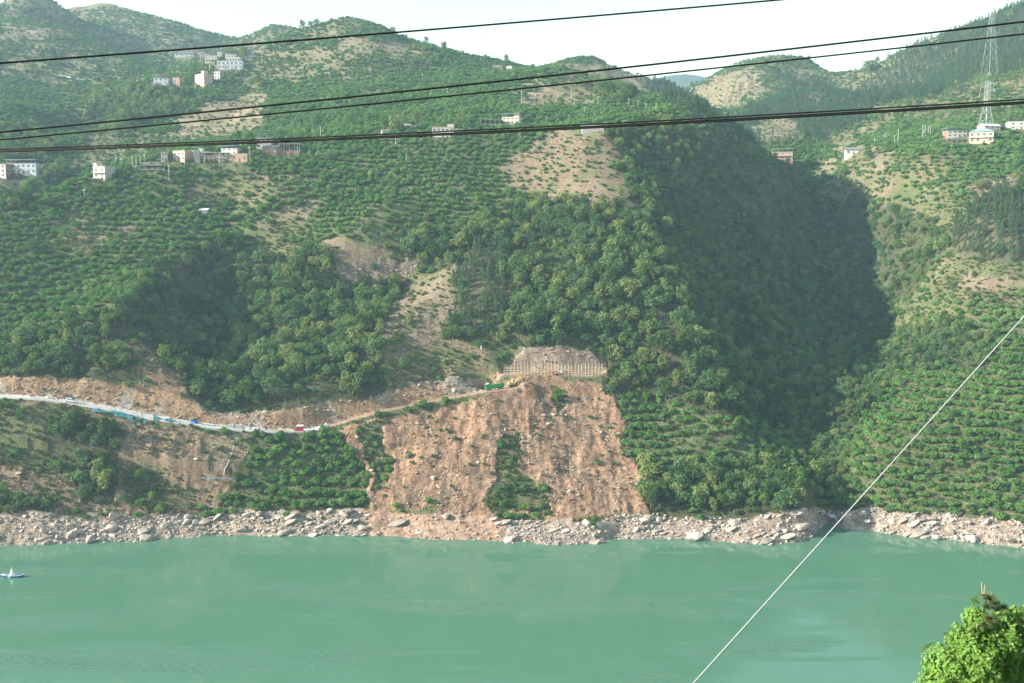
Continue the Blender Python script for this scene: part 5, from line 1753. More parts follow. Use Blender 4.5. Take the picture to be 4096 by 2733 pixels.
for poly, lab in NETS:
    P = np.array(poly, float)
    V, F = [], []
    n = len(P)
    cpt = P.mean(0)
    ring = []
    for f in (1.0, .72, .42):
        for k in range(n):
            for t in (0, .5):
                q = (P[k] * (1 - t) + P[(k + 1) % n] * t - cpt) * f + cpt
                gg = ground_at(q[0], q[1])
                V.append((gg.x, gg.y - .35 - random.uniform(0, .25), gg.z + .35 + random.uniform(0, .3)))
    gg = ground_at(*cpt)
    V.append((gg.x, gg.y - .45, gg.z + .5))
    m2 = n * 2
    for r_ in range(2):
        for k in range(m2):
            F.append((r_ * m2 + k, r_ * m2 + (k + 1) % m2, (r_ + 1) * m2 + (k + 1) % m2, (r_ + 1) * m2 + k))
    for k in range(m2):
        F.append((2 * m2 + k, 2 * m2 + (k + 1) % m2, 3 * m2))
    o = MB().add(V, F).build("safety_netting", M_NET)
    so = o.modifiers.new("thick", 'SOLIDIFY')
    so.thickness = 0.03
    tag(o, lab, "netting", "teal netting below the road")

# ---- people
M_SKIN = plain("skin", (0.42, 0.27, 0.19), 0.6)
M_HAIR = plain("hair", (0.03, 0.025, 0.02), 0.7)
def person(p, rz, label, jacket, trousers, helmet, bend=0.0):
    J = {'pel': (0, 0, .95), 'chest': (0, -.05 - bend * .25, 1.28), 'neck': (0, -.06 - bend * .4, 1.48), 'head': (0, -.09 - bend * .5, 1.60), 'top': (0, -.09 - bend * .52, 1.70),
         'hl': (-.11, 0, .9), 'kl': (-.13, -.06, .5), 'al': (-.14, .0, .09), 'tl': (-.15, -.16, .04), 'hr': (.11, 0, .9), 'kr': (.13, .02, .5), 'ar': (.15, .08, .09), 'tr': (.16, -.08, .04),
         'sl': (-.19, -.05 - bend * .35, 1.42), 'el': (-.27, -.04 - bend * .4, 1.14), 'wl': (-.25, -.2 - bend * .5, .92), 'fl': (-.24, -.27 - bend * .55, .84),
         'sr': (.19, -.05 - bend * .35, 1.42), 'er': (.28, .0 - bend * .4, 1.14), 'wr': (.28, -.12 - bend * .5, .90), 'fr': (.27, -.17 - bend * .55, .82)}
    Rr = {'pel': .15, 'chest': .165, 'neck': .06, 'head': .095, 'top': .07, 'hl': .1, 'kl': .065, 'al': .045, 'tl': .035, 'hr': .1, 'kr': .065, 'ar': .045, 'tr': .035, 'sl': .07, 'el': .05, 'wl': .035, 'fl': .03, 'sr': .07, 'er': .05, 'wr': .035, 'fr': .03}
    E = [('pel', 'chest'), ('chest', 'neck'), ('neck', 'head'), ('head', 'top'), ('pel', 'hl'), ('hl', 'kl'), ('kl', 'al'), ('al', 'tl'), ('pel', 'hr'), ('hr', 'kr'), ('kr', 'ar'), ('ar', 'tr'), ('chest', 'sl'), ('sl', 'el'), ('el', 'wl'), ('wl', 'fl'), ('chest', 'sr'), ('sr', 'er'), ('er', 'wr'), ('wr', 'fr')]
    ks = list(J)
    me = bpy.data.meshes.new("body")
    me.from_pydata([J[k] for k in ks], [(ks.index(a), ks.index(b)) for a, b in E], [])
    tmp = bpy.data.objects.new("tmp", me)
    COL.objects.link(tmp)
    tmp.modifiers.new("skin", 'SKIN')
    for i, k in enumerate(ks):
        me.skin_vertices[0].data[i].radius = (Rr[k], Rr[k] * (.75 if k in ('pel', 'chest') else 1))
        me.skin_vertices[0].data[i].use_root = (k == 'pel')
    s = tmp.modifiers.new("sub", 'SUBSURF')
    s.levels = s.render_levels = 1
    dg = bpy.context.evaluated_depsgraph_get()
    bm_ = bpy.data.meshes.new_from_object(tmp.evaluated_get(dg))
    bpy.data.objects.remove(tmp)
    bm_.materials.clear()
    for m in (M_SKIN, jacket, trousers, M_DARK, M_HAIR):
        bm_.materials.append(m)
    for f in bm_.polygons:
        z, c = f.center.z, f.center
        f.material_index = 3 if z < .1 else (2 if z < .93 and abs(c.x) < .2 else (0 if (abs(c.x) > .2 and z < .93) or z > 1.47 else 1))
        if z > 1.6 and c.y > -.08 - bend * .5:
            f.material_index = 4
        f.use_smooth = True
    e = empty("person", p, rz)
    tag(e, label, "person")
    link("body", bm_, e)
    if helmet is not None:
        V, F = [], []
        hx = Vector(J['top'])
        for i in range(4):
            a = i / 3 * math.pi / 2
            for k in range(10):
                t = 2 * math.pi * k / 10
                r = .145 * math.cos(a) + .01
                V.append((hx.x + r * math.cos(t), hx.y + r * math.sin(t) - (.05 if i == 0 and math.sin(t) < -.5 else 0), hx.z - .03 + .14 * math.sin(a)))
        for i in range(3):
            for k in range(10):
                F.append((i * 10 + k, i * 10 + (k + 1) % 10, (i + 1) * 10 + (k + 1) % 10, (i + 1) * 10 + k))
        F.append(tuple(30 + k for k in range(10)))
        MB().add(V, F).build("helmet", helmet, e)
M_NAVY = plain("dark_cloth", (0.04, 0.045, 0.06), .9)
M_OCHRE = plain("ochre_cloth", (0.35, 0.25, 0.08), .9)
M_ORANGE = plain("orange_cloth", (0.75, 0.16, 0.03), .8)
person(road_pt(137.7, -1.6), .6, "person in dark trousers and yellow helmet standing on the road left of the car", M_OCHRE, M_NAVY, M_YEL)
person(ground_at(31.7, 952.5), .4, "person in orange jacket standing on the slope below the road at far left", M_ORANGE, M_NAVY, None)
person(road_pt(714.5, .4), -.5, "person in yellow jacket on the road between red hut and white rubble", M_YEL, M_OCHRE, None, .3)
# ------------------------------------------------------------------ marker boat on the water
def marker_boat(vx, vy):
    x, y, z = at_z(vx, vy, 0.0)
    e = empty("marker_boat", (x, y, 0), -0.05)
    tag(e, "blue hulled navigation marker boat with a white cone on the green water", "boat")
    L_, B_ = 8.6, 2.3
    st = []
    for i in range(13):
        f = -1 + 2 * i / 12
        w_ = B_ / 2 * max(0.06, (1 - abs(f) ** 3.2))
        sheer = .62 + .30 * f * f
        st.append((f * L_ / 2, w_, sheer))
    V, F = [], []
    for xx, w_, sh in st:
        V += [(xx * .93, -w_ * .55, -.3), (xx, -w_, sh), (xx, w_, sh), (xx * .93, w_ * .55, -.3)]
    n = len(st)
    for i in range(n - 1):
        for a, b in ((0, 1), (2, 3), (3, 0)):
            F.append((i * 4 + a, i * 4 + b, (i + 1) * 4 + b, (i + 1) * 4 + a))
    F += [(0, 1, 2, 3), tuple((n - 1) * 4 + k for k in (3, 2, 1, 0))]
    MB().add(V, F).build("hull", plain("blue_hull", (0.03, 0.08, 0.28), .5, var=.15), e)
    V, F = [], []
    for xx, w_, sh in st:
        V += [(xx, -w_ * .93, sh - .12), (xx, w_ * .93, sh - .12)]
    for i in range(n - 1):
        F.append((i * 2, i * 2 + 1, i * 2 + 3, i * 2 + 2))
    MB().add(V, F).build("deck", plain("pale_deck", (0.55, 0.58, 0.62), .6), e)
    for s in (-1, 1):
        MB().path([(xx, s * w_, sh + .02) for xx, w_, sh in st], .07, 5).build("gunwale", plain("gunwale_blue", (0.35, 0.45, 0.60), .5), e)
    MB().box(-.95, -.05, -B_ / 2 - .03, -B_ / 2 + .04, .12, .42).build("name_plate", plain("plate_pale", (0.45, 0.6, 0.7), .5), e)
    c = MB().path([(0, 0, .42), (0, 0, 2.9)], [.95, .13], 16).build("cone", plain("white_cone", (0.78, 0.78, 0.76), .5, var=.05), e)
    MB().path([(0, 0, 2.903), (0, 0, 3.05), (0, 0, 3.25), (0, 0, 3.4)], [.12, .24, .24, .1], 10).build("lantern", plain("lantern", (0.5, 0.36, 0.28), .5), c)
    for xx in (-2.9, 1.55):
        MB().path([(xx, .4, .5), (xx, .4, 1.15)], [.1, .1], 6).build("bollard", M_DARK, e)
    MB().box(-3.6, -2.3, -.55, .55, .52, .95).build("stern_locker", plain("locker", (0.55, 0.6, 0.66), .5), e)
marker_boat(28, 1324)

# ------------------------------------------------------------------ cables close to the camera
M_CABLE = plain("black_cable", (0.006, 0.006, 0.008), .75, var=.2)
M_GUY = plain("steel_strand", (0.33, 0.33, 0.35), .55, metal=.2, var=.15, scale=60)
def cable(samples, thick, d0, d1, m, label, v0=-3600, v1=6200, deg=2, name="power_cable"):
    s = np.array(samples)
    c = np.polyfit(s[:, 0], s[:, 1], deg)
    P = []
    for v in np.linspace(v0, v1, 160):
        D = d0 + (d1 - d0) * v / 2350.0
        P.append(at(v, np.polyval(c, v), D))
    r = thick * 0.57 * (d0 + d1) / 2 / FPX
    o = MB().path(P, r, 8).build(name, m, None, True)
    tag(o, label, "cable")
    return o
cable([(0, 145), (587, 100), (1175, 52.5), (1762, 2)], 1.62, 12, 14.5, M_CABLE, "black power cable, topmost, crossing the sky and leaving at the picture top")
cable([(0, 303.5), (587, 245), (1175, 184), (1762, 117.5), (2350, 50)], 1.75, 12, 12, M_CABLE, "second black power cable from the top crossing the hills")
cable([(0, 321), (587, 264.5), (1175, 206), (1762, 143), (2350, 78)], 1.45, 13, 13, M_CABLE, "third black power cable from the top, running close below the second")
cable([(0, 342.5), (587, 321), (1175, 294.3), (1762, 263.3), (2350, 228)], 1.25, 13, 11, M_CABLE, "thin upper strand of the lowest group of black cables")
cable([(0, 346.3), (587, 325), (1175, 299.0), (1762, 268.6), (2350, 233.4)], 1.15, 13, 10.5, M_CABLE, "middle strand of the lowest group of black cables")
cable([(0, 348.2), (587, 328), (1175, 302), (1762, 272), (2350, 237)], 1.45, 13, 10, M_CABLE, "thickest bottom strand of the lowest group of black cables")
cable([(2350, 725), (1970, 1150), (1590, 1568)], 1.05, 9, 9, M_GUY, "pale steel guy wire slanting down to the right lower water", 700, 4000, 1, "guy_wire")

# ------------------------------------------------------------------ vine-covered pine at the near bank
def vine_pine():
    rs = np.random.default_rng(77)
    D0 = 20.0
    mv = D0 * K / FPX
    def P(vx, vy, dd=0.0):
        return np.array(at(vx, vy, D0 + dd))
    b0 = P(2300, 1560, .4)
    gz = 116.3 - .63 * 20.4 - .8
    e = empty("vine_covered_pine", (b0[0], b0[1], gz))
    tag(e, "bright green vine-smothered pine top in the lower right corner", "tree")
    o = np.array((b0[0], b0[1], gz))
    tp = P(2262, 1375) - o
    mb = MB().path([(0, 0, -.5), (tp[0] * .3, .1, tp[2] * .5), (tp[0] * .8, .05, tp[2] * .85), tuple(tp)], [.2, .15, .08, .03], 8)
    for q in ((2180, 1500), (2330, 1430), (2250, 1480), (2350, 1500)):
        s = Vector((tp[0] * .6, .1, tp[2] * .65))
        t = Vector(P(q[0], q[1], .1) - o)
        mb.path([s, s.lerp(t, .5) + Vector((0, 0, .1)), t], [.06, .045, .02], 6)
    mb.build("trunk", M_BARK, e)
    # leaf masses: centre in the photo, depth offset, radii in photo units
    mounds = [(2180, 1540, 0, 62, 70), (2150, 1585, -.1, 50, 60), (2215, 1480, .1, 42, 52), (2240, 1425, .15, 30, 34), (2245, 1530, -.2, 55, 70), (2225, 1600, -.3, 60, 60), (2290, 1470, .25, 50, 52),
              (2335, 1415, .35, 36, 26), (2360, 1450, .4, 45, 45), (2300, 1420, .3, 30, 26), (2320, 1490, .0, 22, 60), (2305, 1570, .25, 30, 60), (2345, 1560, .55, 40, 70), (2290, 1620, .2, 60, 50)]
    V, F = [], []
    for (cx, cy, dd, rx_, rz_) in mounds:
        c = P(cx, cy, dd)
        R_ = np.array((rx_ * mv, min(rx_, rz_) * mv * .9, rz_ * mv))
        n = int(4.2 * rx_ * rz_ / 10.0) + 14
        for it in range(int(n * 1.7)):
            deep = it >= n
            d = rs.normal(size=3)
            d /= np.linalg.norm(d)
            if d[1] > .55:
                d[1] = -d[1]
            lump_ = 1 + .17 * math.sin(d[0] * 8 + cx) * math.cos(d[2] * 7 + cy) + .11 * math.sin(d[0] * 17 + cy) * math.sin(d[2] * 15 + d[1] * 11)
            p = c + R_ * d * lump_ * (rs.uniform(.5, .8) if deep else rs.uniform(.84, 1.05)) - o
            nn = d + rs.normal(size=3) * .45 + np.array((-.1, -.15, .2))
            nn /= np.linalg.norm(nn)
            t = np.cross(nn, rs.normal(size=3))
            t /= np.linalg.norm(t)
            b = np.cross(nn, t)
            s = rs.uniform(.022, .042) * (1.6 if deep else 1)
            i = len(V)
            V += [p - t * s, p - b * s * .9 + t * s * .1, p - b * s * .55 + t * s * .9, p + t * s * .75, p + b * s * .55 + t * s * .9, p + b * s * .9 + t * s * .1]
            F += [(i, i + 1, i + 2, i + 3), (i, i + 3, i + 4, i + 5)]
    me = mk_mesh("vine_leaves", V, F, M_VINE)
    link("vine_leaves", me, e)
    # trailing tendrils
    tm = MB()
    V, F = [], []
    for (ax, ay, bx, by) in ((2130, 1480, 2118, 1490), (2195, 1448, 2166, 1455), (2140, 1475, 2122, 1487), (2238, 1396, 2230, 1372), (2240, 1385, 2242, 1366)):
        a_, b_ = P(ax, ay) - o, P(bx, by) - o
        tm.path([a_, (a_ + b_) / 2 + np.array((0, 0, .04)), b_], [.006, .005, .004], 4)
        for k in range(16):
            p = a_ + (b_ - a_) * rs.uniform(0, 1.05) + rs.normal(size=3) * .02
            s = rs.uniform(.016, .032)
            i = len(V)
            V += [p - (s, 0, 0), p + (0, -.3 * s, -s), p + (s, 0, 0), p + (0, -.3 * s, s)]
            F += [(i, i + 1, i + 2, i + 3)]
    to = tm.build("tendril", M_BARK, e)
    link("tendril_leaf", mk_mesh("tendril_leaf", V, F, M_VINE), to)
    # needle tufts and pale candles of the pine itself
    for (vx, vy, rr, nn_) in ((2272, 1374, 15, 150), (2268, 1392, 12, 130), (2292, 1398, 12, 120), (2304, 1394, 9, 80), (2274, 1420, 15, 160), (2262, 1432, 12, 110), (2241, 1446, 9, 80), (2348, 1428, 14, 120), (2258, 1366, 7, 60), (2284, 1384, 10, 90)):
        c = P(vx, vy, -.55) - o
        mb = MB()
        V, F = [], []
        for _ in range(nn_ * 3):
            d = rs.normal(size=3)
            d[2] = abs(d[2]) * .7 - .25
            d /= np.linalg.norm(d)
            l_ = rr * 1.45 * mv * rs.uniform(.7, 1.15)
            q = c + d * l_
            sdn = np.cross(d, rs.normal(size=3))
            sdn = sdn / np.linalg.norm(sdn) * .0065
            i = len(V)
            V += [c - sdn, c + sdn, q + np.array((0, 0, -.02)) * 1.0]
            F += [(i, i + 1, i + 2)]
        link("needle_tuft", mk_mesh("needle_tuft", V, F, M_NEEDLE), e)
        ht = rs.uniform(.06, .16) if vy > 1370 else .22
        MB().path([c, c + np.array((rs.uniform(-.02, .02), 0, ht))], [.012, .006], 5).build("candle_shoot", M_CANDLE, e)
    tipb = P(2256, 1372, -.3) - o
    tipt = P(2252.5, 1335, -.3) - o
    MB().path([tipb, (tipb + tipt) / 2, tipt], [.016, .014, .008], 6).build("leader_shoot", M_CANDLE, e)
    MB().path([tipb, tipb + np.array((.16, 0, .02)), tipb + np.array((.26, 0, -.04))], [.014, .01, .006], 5).build("side_shoot", M_CANDLE, e)
M_VINE = leaf_mat("vine_leaf", (0.085, 0.20, 0.022), (0.27, 0.42, 0.12), .3, 1.5, .45)
M_NEEDLE = leaf_mat("needle", (0.055, 0.10, 0.03), (0.15, 0.19, 0.08), .1, 2.0)
M_CANDLE = plain("candle", (0.36, 0.32, 0.20), .8)
vine_pine()
# ------------------------------------------------------------------ orchards, woods and scrub
def put(o_xy, lab=None):
    pass
def snap_rows(x, y, step):
    """move each tree along the fall line onto the nearest terrace level"""
    for _ in range(2):
        z = H(x, y) + np.where(y > 740, fbm(x / 40, y / 40, 2, 22) * 1.5, fbm(x / 30, y / 30, 3, 22) * 3.0)
        gx = (H(x + 1.2, y) - H(x - 1.2, y)) / 2.4
        gy = (H(x, y + 1.2) - H(x, y - 1.2)) / 2.4
        g2 = np.maximum(gx * gx + gy * gy, 0.05)
        lvl = (np.round(z / step - 0.5) + 0.42) * step
        dz = np.clip(lvl - z, -step, step)
        x = x + np.clip(gx / g2 * dz, -3, 3) * np.where(y > 740, .75, .55)
        y = y + np.clip(gy / g2 * dz, -3, 3) * np.where(y > 740, .75, .55)
    return x, y

def region(vx, vy):
    """plain words for where a thing on the far bank stands"""
    if vy > 1160: 
        if vx < 560: return "above the left rocky shore"
        if vx < 1500: return "above the waterline below the landslide"
        if vx < 1900: return "above the shore left of the inlet"
        return "above the shore right of the inlet"
    if vx > 1900:
        if vy > 1000: return "low on the right bank terraces"
        if vy > 850: return "midway up the right bank terraces"
        if vy > 690: return "on the right bank behind the guy wire"
        if vy > 450: return "high on the right bank"
        return "below the villa on the right slope"
    if vx > 1400:
        if vy > 900: return "between the landslide and the inlet"
        return "on the promontory right of the scaffold"
    if vx > 1120:
        if vy > 860: return "on the landslide below the scaffold"
        if vy > 620: return "on the wooded face above the scaffold"
        return "below the bald promontory top"
    if vx > 840:
        if vy > 890: return "on the left edge of the landslide"
        if vy > 700: return "on the knoll above the truck"
        return "on the slope above the grey cliff"
    if vx > 520:
        if vy > 990: return "in the grove below the red hut"
        if vy > 640: return "in the hollow above the red hut"
        return "on the orchard ridge above the hollow"
    if vy > 930: return "on the bank below the left road"
    if vy > 740: return "in the wood above the left road cut"
    if vy > 560: return "on the orchard face of the left spur"
    return "high on the left spur"

SINGLES = []
def name_singles():
    """say which one: outermost ones by place, the others by the part of their stand"""
    groups = {}
    for o, phrase, reg, vx, vy, sz in SINGLES:
        groups.setdefault((phrase, reg), []).append((o, vx, vy, sz))
    for (phrase, reg), L_ in groups.items():
        n = len(L_)
        if n == 1:
            L_[0][0]["label"] = phrase + " " + reg
            continue
        X = np.array([l[1] for l in L_])
        Y = np.array([l[2] for l in L_])
        Z = np.array([l[3] for l in L_])
        used = {}
        for word, k in (("leftmost", X.argmin()), ("rightmost", X.argmax()), ("uppermost", Y.argmin()), ("lowest", Y.argmax()), ("largest", Z.argmax())):
            if int(k) not in used and word not in used.values():
                used[int(k)] = word
        mx, my = np.median(X), np.median(Y)
        x1, x2 = np.quantile(X, [1 / 3, 2 / 3])
        sm = np.median(Z)
        for k, (o, vx, vy, sz) in enumerate(L_):
            if k in used:
                o["label"] = used[k] + " " + phrase + " " + reg
            else:
                q = ("upper" if vy < my else "lower") + " " + (("left" if vx < x1 else ("right" if vx > x2 else "middle")) if n > 14 else ("left" if vx < mx else "right"))
                o["label"] = ("bigger " if sz > sm else "smaller ") + phrase + " " + reg + ", " + q
            o["group"] = phrase + "s " + reg

def plant(kind, protos_, pts, scl, rotz, ki, name, phrase, cat, mass_name, mass_label, group, limit=295, rank=None):
    """the largest in the picture as single trees with trunk and crown, the rest as one mass"""
    x, y = pts
    z = H(x, y) - 0.15
    n = len(x)
    size = scl[:, 2] / y
    vx, vy = project(x, y, z + 1)
    infr = (vx > 5) & (vx < 2345) & seen(x, y, z, 0.8)
    order = np.argsort(-(size * infr + (rank if rank is not None else 0) * infr))
    single = order[:limit]
    single = single[infr[single]]
    rest = np.setdiff1d(np.arange(n), single)
    for k in single:
        p = protos_[ki[k]]
        e = bpy.data.objects.new(name, None)
        e.empty_display_size = .5
        e.location = (x[k], y[k], z[k])
        e.rotation_euler = (0, 0, rotz[k])
        e.scale = tuple(scl[k])
        COL.objects.link(e)
        reg = region(vx[k], vy[k])
        tag(e, phrase + " " + reg, cat, group + " " + reg)
        SINGLES.append((e, phrase, reg, vx[k], vy[k], size[k]))
        for nm, me_ in (("trunk", p.trunk), ("crown", p.crown)):
            c = bpy.data.objects.new(nm, me_)
            c.parent = e
            COL.objects.link(c)
    rot = np.zeros((len(rest), 3))
    rot[:, 2] = rotz[rest]
    rot[:, 0] = rng.uniform(-.08, .08, len(rest))
    scatter(mass_name, mass_label, [p.whole for p in protos_], np.stack([x[rest], y[rest], z[rest]], 1), rot, scl[rest], ki[rest])

# citrus
X1, Y1, rs1 = candidates(3.2, 372, 1420, 901)
Z1 = H(X1, Y1)
zn = zone_at(X1, Y1, Z1)
dens = np.select([zn == ORCH, zn == SPARSE, zn == YOUNG, zn == TAN, zn == MEADOW, zn == SCRUB, zn == LOWF, zn == SLIDE], [0.98, 0.72, 0.42, 0.22, 0.14, 0.14, 0.12, 0.05], 0.0)
cl = fbm(X1 / 26, Y1 / 26, 3, 71)
dens = dens * np.where(zn == ORCH, 1 - 0.6 * sstep(0.32, 0.6, cl), 1 - 0.8 * sstep(-.1, .4, cl))
k = (rs1.random(len(X1)) < dens) & seen(X1, Y1, Z1, 4.0 + Y1 * .004) & (Z1 > 4)
X1, Y1, zn = X1[k], Y1[k], zn[k]
X1, Y1 = snap_rows(X1, Y1, np.where(Y1 < 760, 2.7, 5.4 / 2))
X1 = X1 + rng.normal(0, .5, len(X1))
Y1 = Y1 + rng.normal(0, .4, len(Y1))
ok = off_road(X1, Y1) & clear(X1, Y1) & (rng.random(len(X1)) > .08) & (np.abs(X1 / Y1) < .58)
X1, Y1, zn = X1[ok], Y1[ok], zn[ok]
s = rng.uniform(0.85, 1.35, len(X1)) * np.select([zn == YOUNG, zn == TAN, zn == SPARSE, zn == SLIDE], [0.6, 0.6, 0.85, 0.6], 1.0)
s *= 1 + .15 * fbm(X1 / 50, Y1 / 50, 2, 72)
sc_ = np.stack([s * rng.uniform(.88, 1.35, len(s)), s * rng.uniform(.88, 1.3, len(s)), s * rng.uniform(.8, 1.25, len(s))], 1)
plant("citrus", P_CITRUS, (X1, Y1), sc_, rng.uniform(0, 6.28, len(s)), rng.integers(0, 7, len(s)), "citrus_tree", "round dark green citrus tree", "tree",
      "citrus_orchard", "mass of round citrus trees in terrace rows over the far slopes", "citrus trees", 295)
N_CIT = len(s)

# broadleaf woods
X2, Y2, rs2 = candidates(3.5, 372, 1300, 902)
Z2 = H(X2, Y2)
zn = zone_at(X2, Y2, Z2)
dens = np.select([zn == FOREST, zn == LOWF, zn == SCRUB, zn == ORCH, zn == BROWN, zn == CLIFF, zn == SPARSE], [0.92, 0.92, 0.16, 0.012, 0.07, 0.10, 0.02], 0.0)
cl = fbm(X2 / 22, Y2 / 22, 3, 73)
dens = dens * np.where((zn == FOREST) | (zn == LOWF), 1 - 0.35 * sstep(.3, .6, cl), 1)
k = (rs2.random(len(X2)) < dens) & seen(X2, Y2, Z2, 8 + Y2 * .004) & (Z2 > 5.5)
X2, Y2, zn = X2[k], Y2[k], zn[k]
ok = off_road(X2, Y2, 5.0) & clear(X2, Y2)
X2, Y2, zn = X2[ok], Y2[ok], zn[ok]
s = rng.uniform(0.45, 1.22, len(X2)) ** 1.3 * np.select([zn == LOWF, zn == SCRUB, zn == BROWN, zn == ORCH], [0.66, 0.5, 0.4, 0.7], 0.92)
sc_ = np.stack([s * rng.uniform(.9, 1.2, len(s)), s * rng.uniform(.9, 1.2, len(s)), s * rng.uniform(.85, 1.2, len(s))], 1)
plant("broad", P_BROAD, (X2, Y2), sc_, rng.uniform(0, 6.28, len(s)), rng.integers(0, 6, len(s)), "broadleaf_tree", "leafy grey-green broadleaf tree", "tree",
      "broadleaf_wood", "mass of leafy broadleaf trees covering the steep wooded faces", "broadleaf trees", 295)
N_BRO = len(s)

# fresh green trees here and there in the woods
X3, Y3, rs3 = candidates(11, 372, 900, 903)
Z3 = H(X3, Y3)
zn = zone_at(X3, Y3, Z3)
dens = np.select([zn == FOREST, zn == LOWF, zn == SCRUB, zn == ORCH], [0.22, 0.06, 0.14, 0.02], 0.0)
k = (rs3.random(len(X3)) < dens) & seen(X3, Y3, Z3, 8) & (Z3 > 5) & off_road(X3, Y3, 5) & clear(X3, Y3)
X3, Y3 = X3[k], Y3[k]
s = rng.uniform(.5, .95, len(X3))
plant("fresh", P_BRIGHT, (X3, Y3), np.stack([s, s, s * rng.uniform(.9, 1.1, len(s))], 1), rng.uniform(0, 6.28, len(s)), rng.integers(0, 3, len(s)), "fresh_green_tree", "bright yellow-green leafy tree", "tree",
      "fresh_green_wood", "scattered bright green trees among the far woods", "bright green trees", 60)

# pines
X4, Y4, rs4 = candidates(3.6, 430, 1260, 904)
Z4 = H(X4, Y4)
zn = zone_at(X4, Y4, Z4)
dens = np.select([zn == PINE], [0.85], 0.0)
k = (rs4.random(len(X4)) < dens) & seen(X4, Y4, Z4, 9 + Y4 * .004) & clear(X4, Y4)
X4, Y4 = X4[k], Y4[k]
s = rng.uniform(.6, 1.1, len(X4))
plant("pine", P_PINE, (X4, Y4), np.stack([s * 1.1, s * 1.1, s], 1), rng.uniform(0, 6.28, len(s)), rng.integers(0, 3, len(s)), "pine_tree", "slender grey-green pine tree", "tree",
      "pine_wood", "grey-green pine wood covering the steep right hill", "pines", 150)

# shrubs and tufts as ground cover
def cover(spacing, y0, y1, seed, table, protos_, name, label, smin, smax, zmin=3.0):
    X, Y, rs = candidates(spacing, y0, y1, seed)
    Z = H(X, Y)
    zn = zone_at(X, Y, Z)
    d = np.zeros(len(X))
    for kz, v in table.items():
        d[zn == kz] = v
    d *= 1 - .7 * sstep(.0, .5, fbm(X / 11, Y / 11, 3, seed))
    k = (rs.random(len(X)) < d) & seen(X, Y, Z, 1.0) & (Z > zmin) & off_road(X, Y, 3.6)
    X, Y = X[k], Y[k]
    n = len(X)
    rot = np.zeros((n, 3))
    rot[:, 2] = rs.uniform(0, 6.28, n)
    s = rs.uniform(smin, smax, n) ** 1.0
    scatter(name, label, [p.whole for p in protos_], np.stack([X, Y, H(X, Y) - .1], 1), rot, np.stack([s, s, s * rs.uniform(.7, 1.2, n)], 1), rs.integers(0, len(protos_), n))
    return n
n5 = cover(1.7, 372, 640, 905, {SCRUB: .9, BROWN: .38, LOWF: .9, FOREST: .5, CLIFF: .25, SLIDE: .06, TAN: .2, YOUNG: .14, MEADOW: .75, SPARSE: .5, ORCH: .35, CUT: .05, SHORE_Z: .008}, P_SHRUB, "shrub_undergrowth", "low green shrubs and undergrowth on the near slopes", .5, 1.7)
n6 = cover(3.4, 640, 1400, 906, {SCRUB: .6, LOWF: .7, FOREST: .4, CLIFF: .3, TAN: .20, YOUNG: .2, MEADOW: .3, SPARSE: .40, ORCH: .2}, P_SHRUB, "hill_undergrowth", "low green shrubs on the far hills", .8, 1.8)
n7 = cover(2.6, 372, 760, 907, {SCRUB: .20, BROWN: .14, TAN: .22, YOUNG: .14, MEADOW: .35, SPARSE: .16, CLIFF: .15, SLIDE: .02}, P_DRY, "dry_scrub", "dry yellow scrub on the bare patches", .35, .95)

n8 = cover(1.15, 372, 500, 908, {SCRUB: .85, BROWN: .42, TAN: .5, YOUNG: .45, MEADOW: .8, SPARSE: .6, ORCH: .55, FOREST: .3}, P_TUFT, "grass_tufts", "small dry and green grass tufts on the near slopes", .3, .75)

# single trees that stand out
def lone(proto, vx, vy, h_v, name, label, ymin, base_h, wide=1.0):
    g = ground_at(vx, vy, ymin)
    s = h_v * g.y * K / FPX / base_h
    e = empty(name, g, random.uniform(0, 6))
    e.scale = (s * wide, s * wide, s)
    tag(e, label, "tree")
    for nm, me_ in (("trunk", proto.trunk), ("crown", proto.crown)):
        link(nm, me_, e)
lone(P_BROAD[2], 1995, 169, 29, "skyline_tree", "lone rounded tree standing on the skyline saddle at the right", 1150, 5.0, .95)
lone(P_BROAD[0], 1239, 153, 25, "skyline_tree", "small lone tree on the skyline left of the middle hill gap", 1000, 6.2, .8)
lone(P_BRIGHT[0], 572, 352, 50, "village_tree", "tall bright green tree between the hamlet houses", 590, 6.0, .9)
lone(P_BROAD[3], 548, 326, 26, "village_tree", "dark narrow tree behind the bright green hamlet tree", 600, 9.0, .8)
lone(P_BROAD[4], 912, 305, 40, "big_tree", "big dark green round tree right of the small white block house", 600, 6.5, 1.1)
lone(P_BRIGHT[1], 882, 302, 36, "big_tree", "tall lighter green tree above the small white block house", 600, 7.5, 1.0)
lone(P_BAMBOO[0], 1061, 293, 37, "bamboo_clump", "pale yellow-green bamboo clump right of the white long house", 600, 9.0, .95)
lone(P_BAMBOO[0], 955, 290, 36, "bamboo_clump", "feathery pale bamboo clump above the small grey barn", 600, 9.0, .9)
lone(P_BROAD[1], 557, 136, 28, "village_tree", "dark tree right of the hilltop village houses", 800, 7.5, 1.2)
lone(P_PINE[0], 1996, 366, 26, "conifer", "dark pointed conifer below the tiled cottage", 640, 7.5, 1.3)
lone(P_BROAD[3], 1890, 420, 30, "ivy_column", "dark ivy-wrapped tree at the edge of the shaded gully", 640, 9.0, .8)
lone(P_BROAD[4], 118, 420, 42, "big_tree", "big pale leafy tree in front of the left valley houses", 620, 6.5, 1.0)

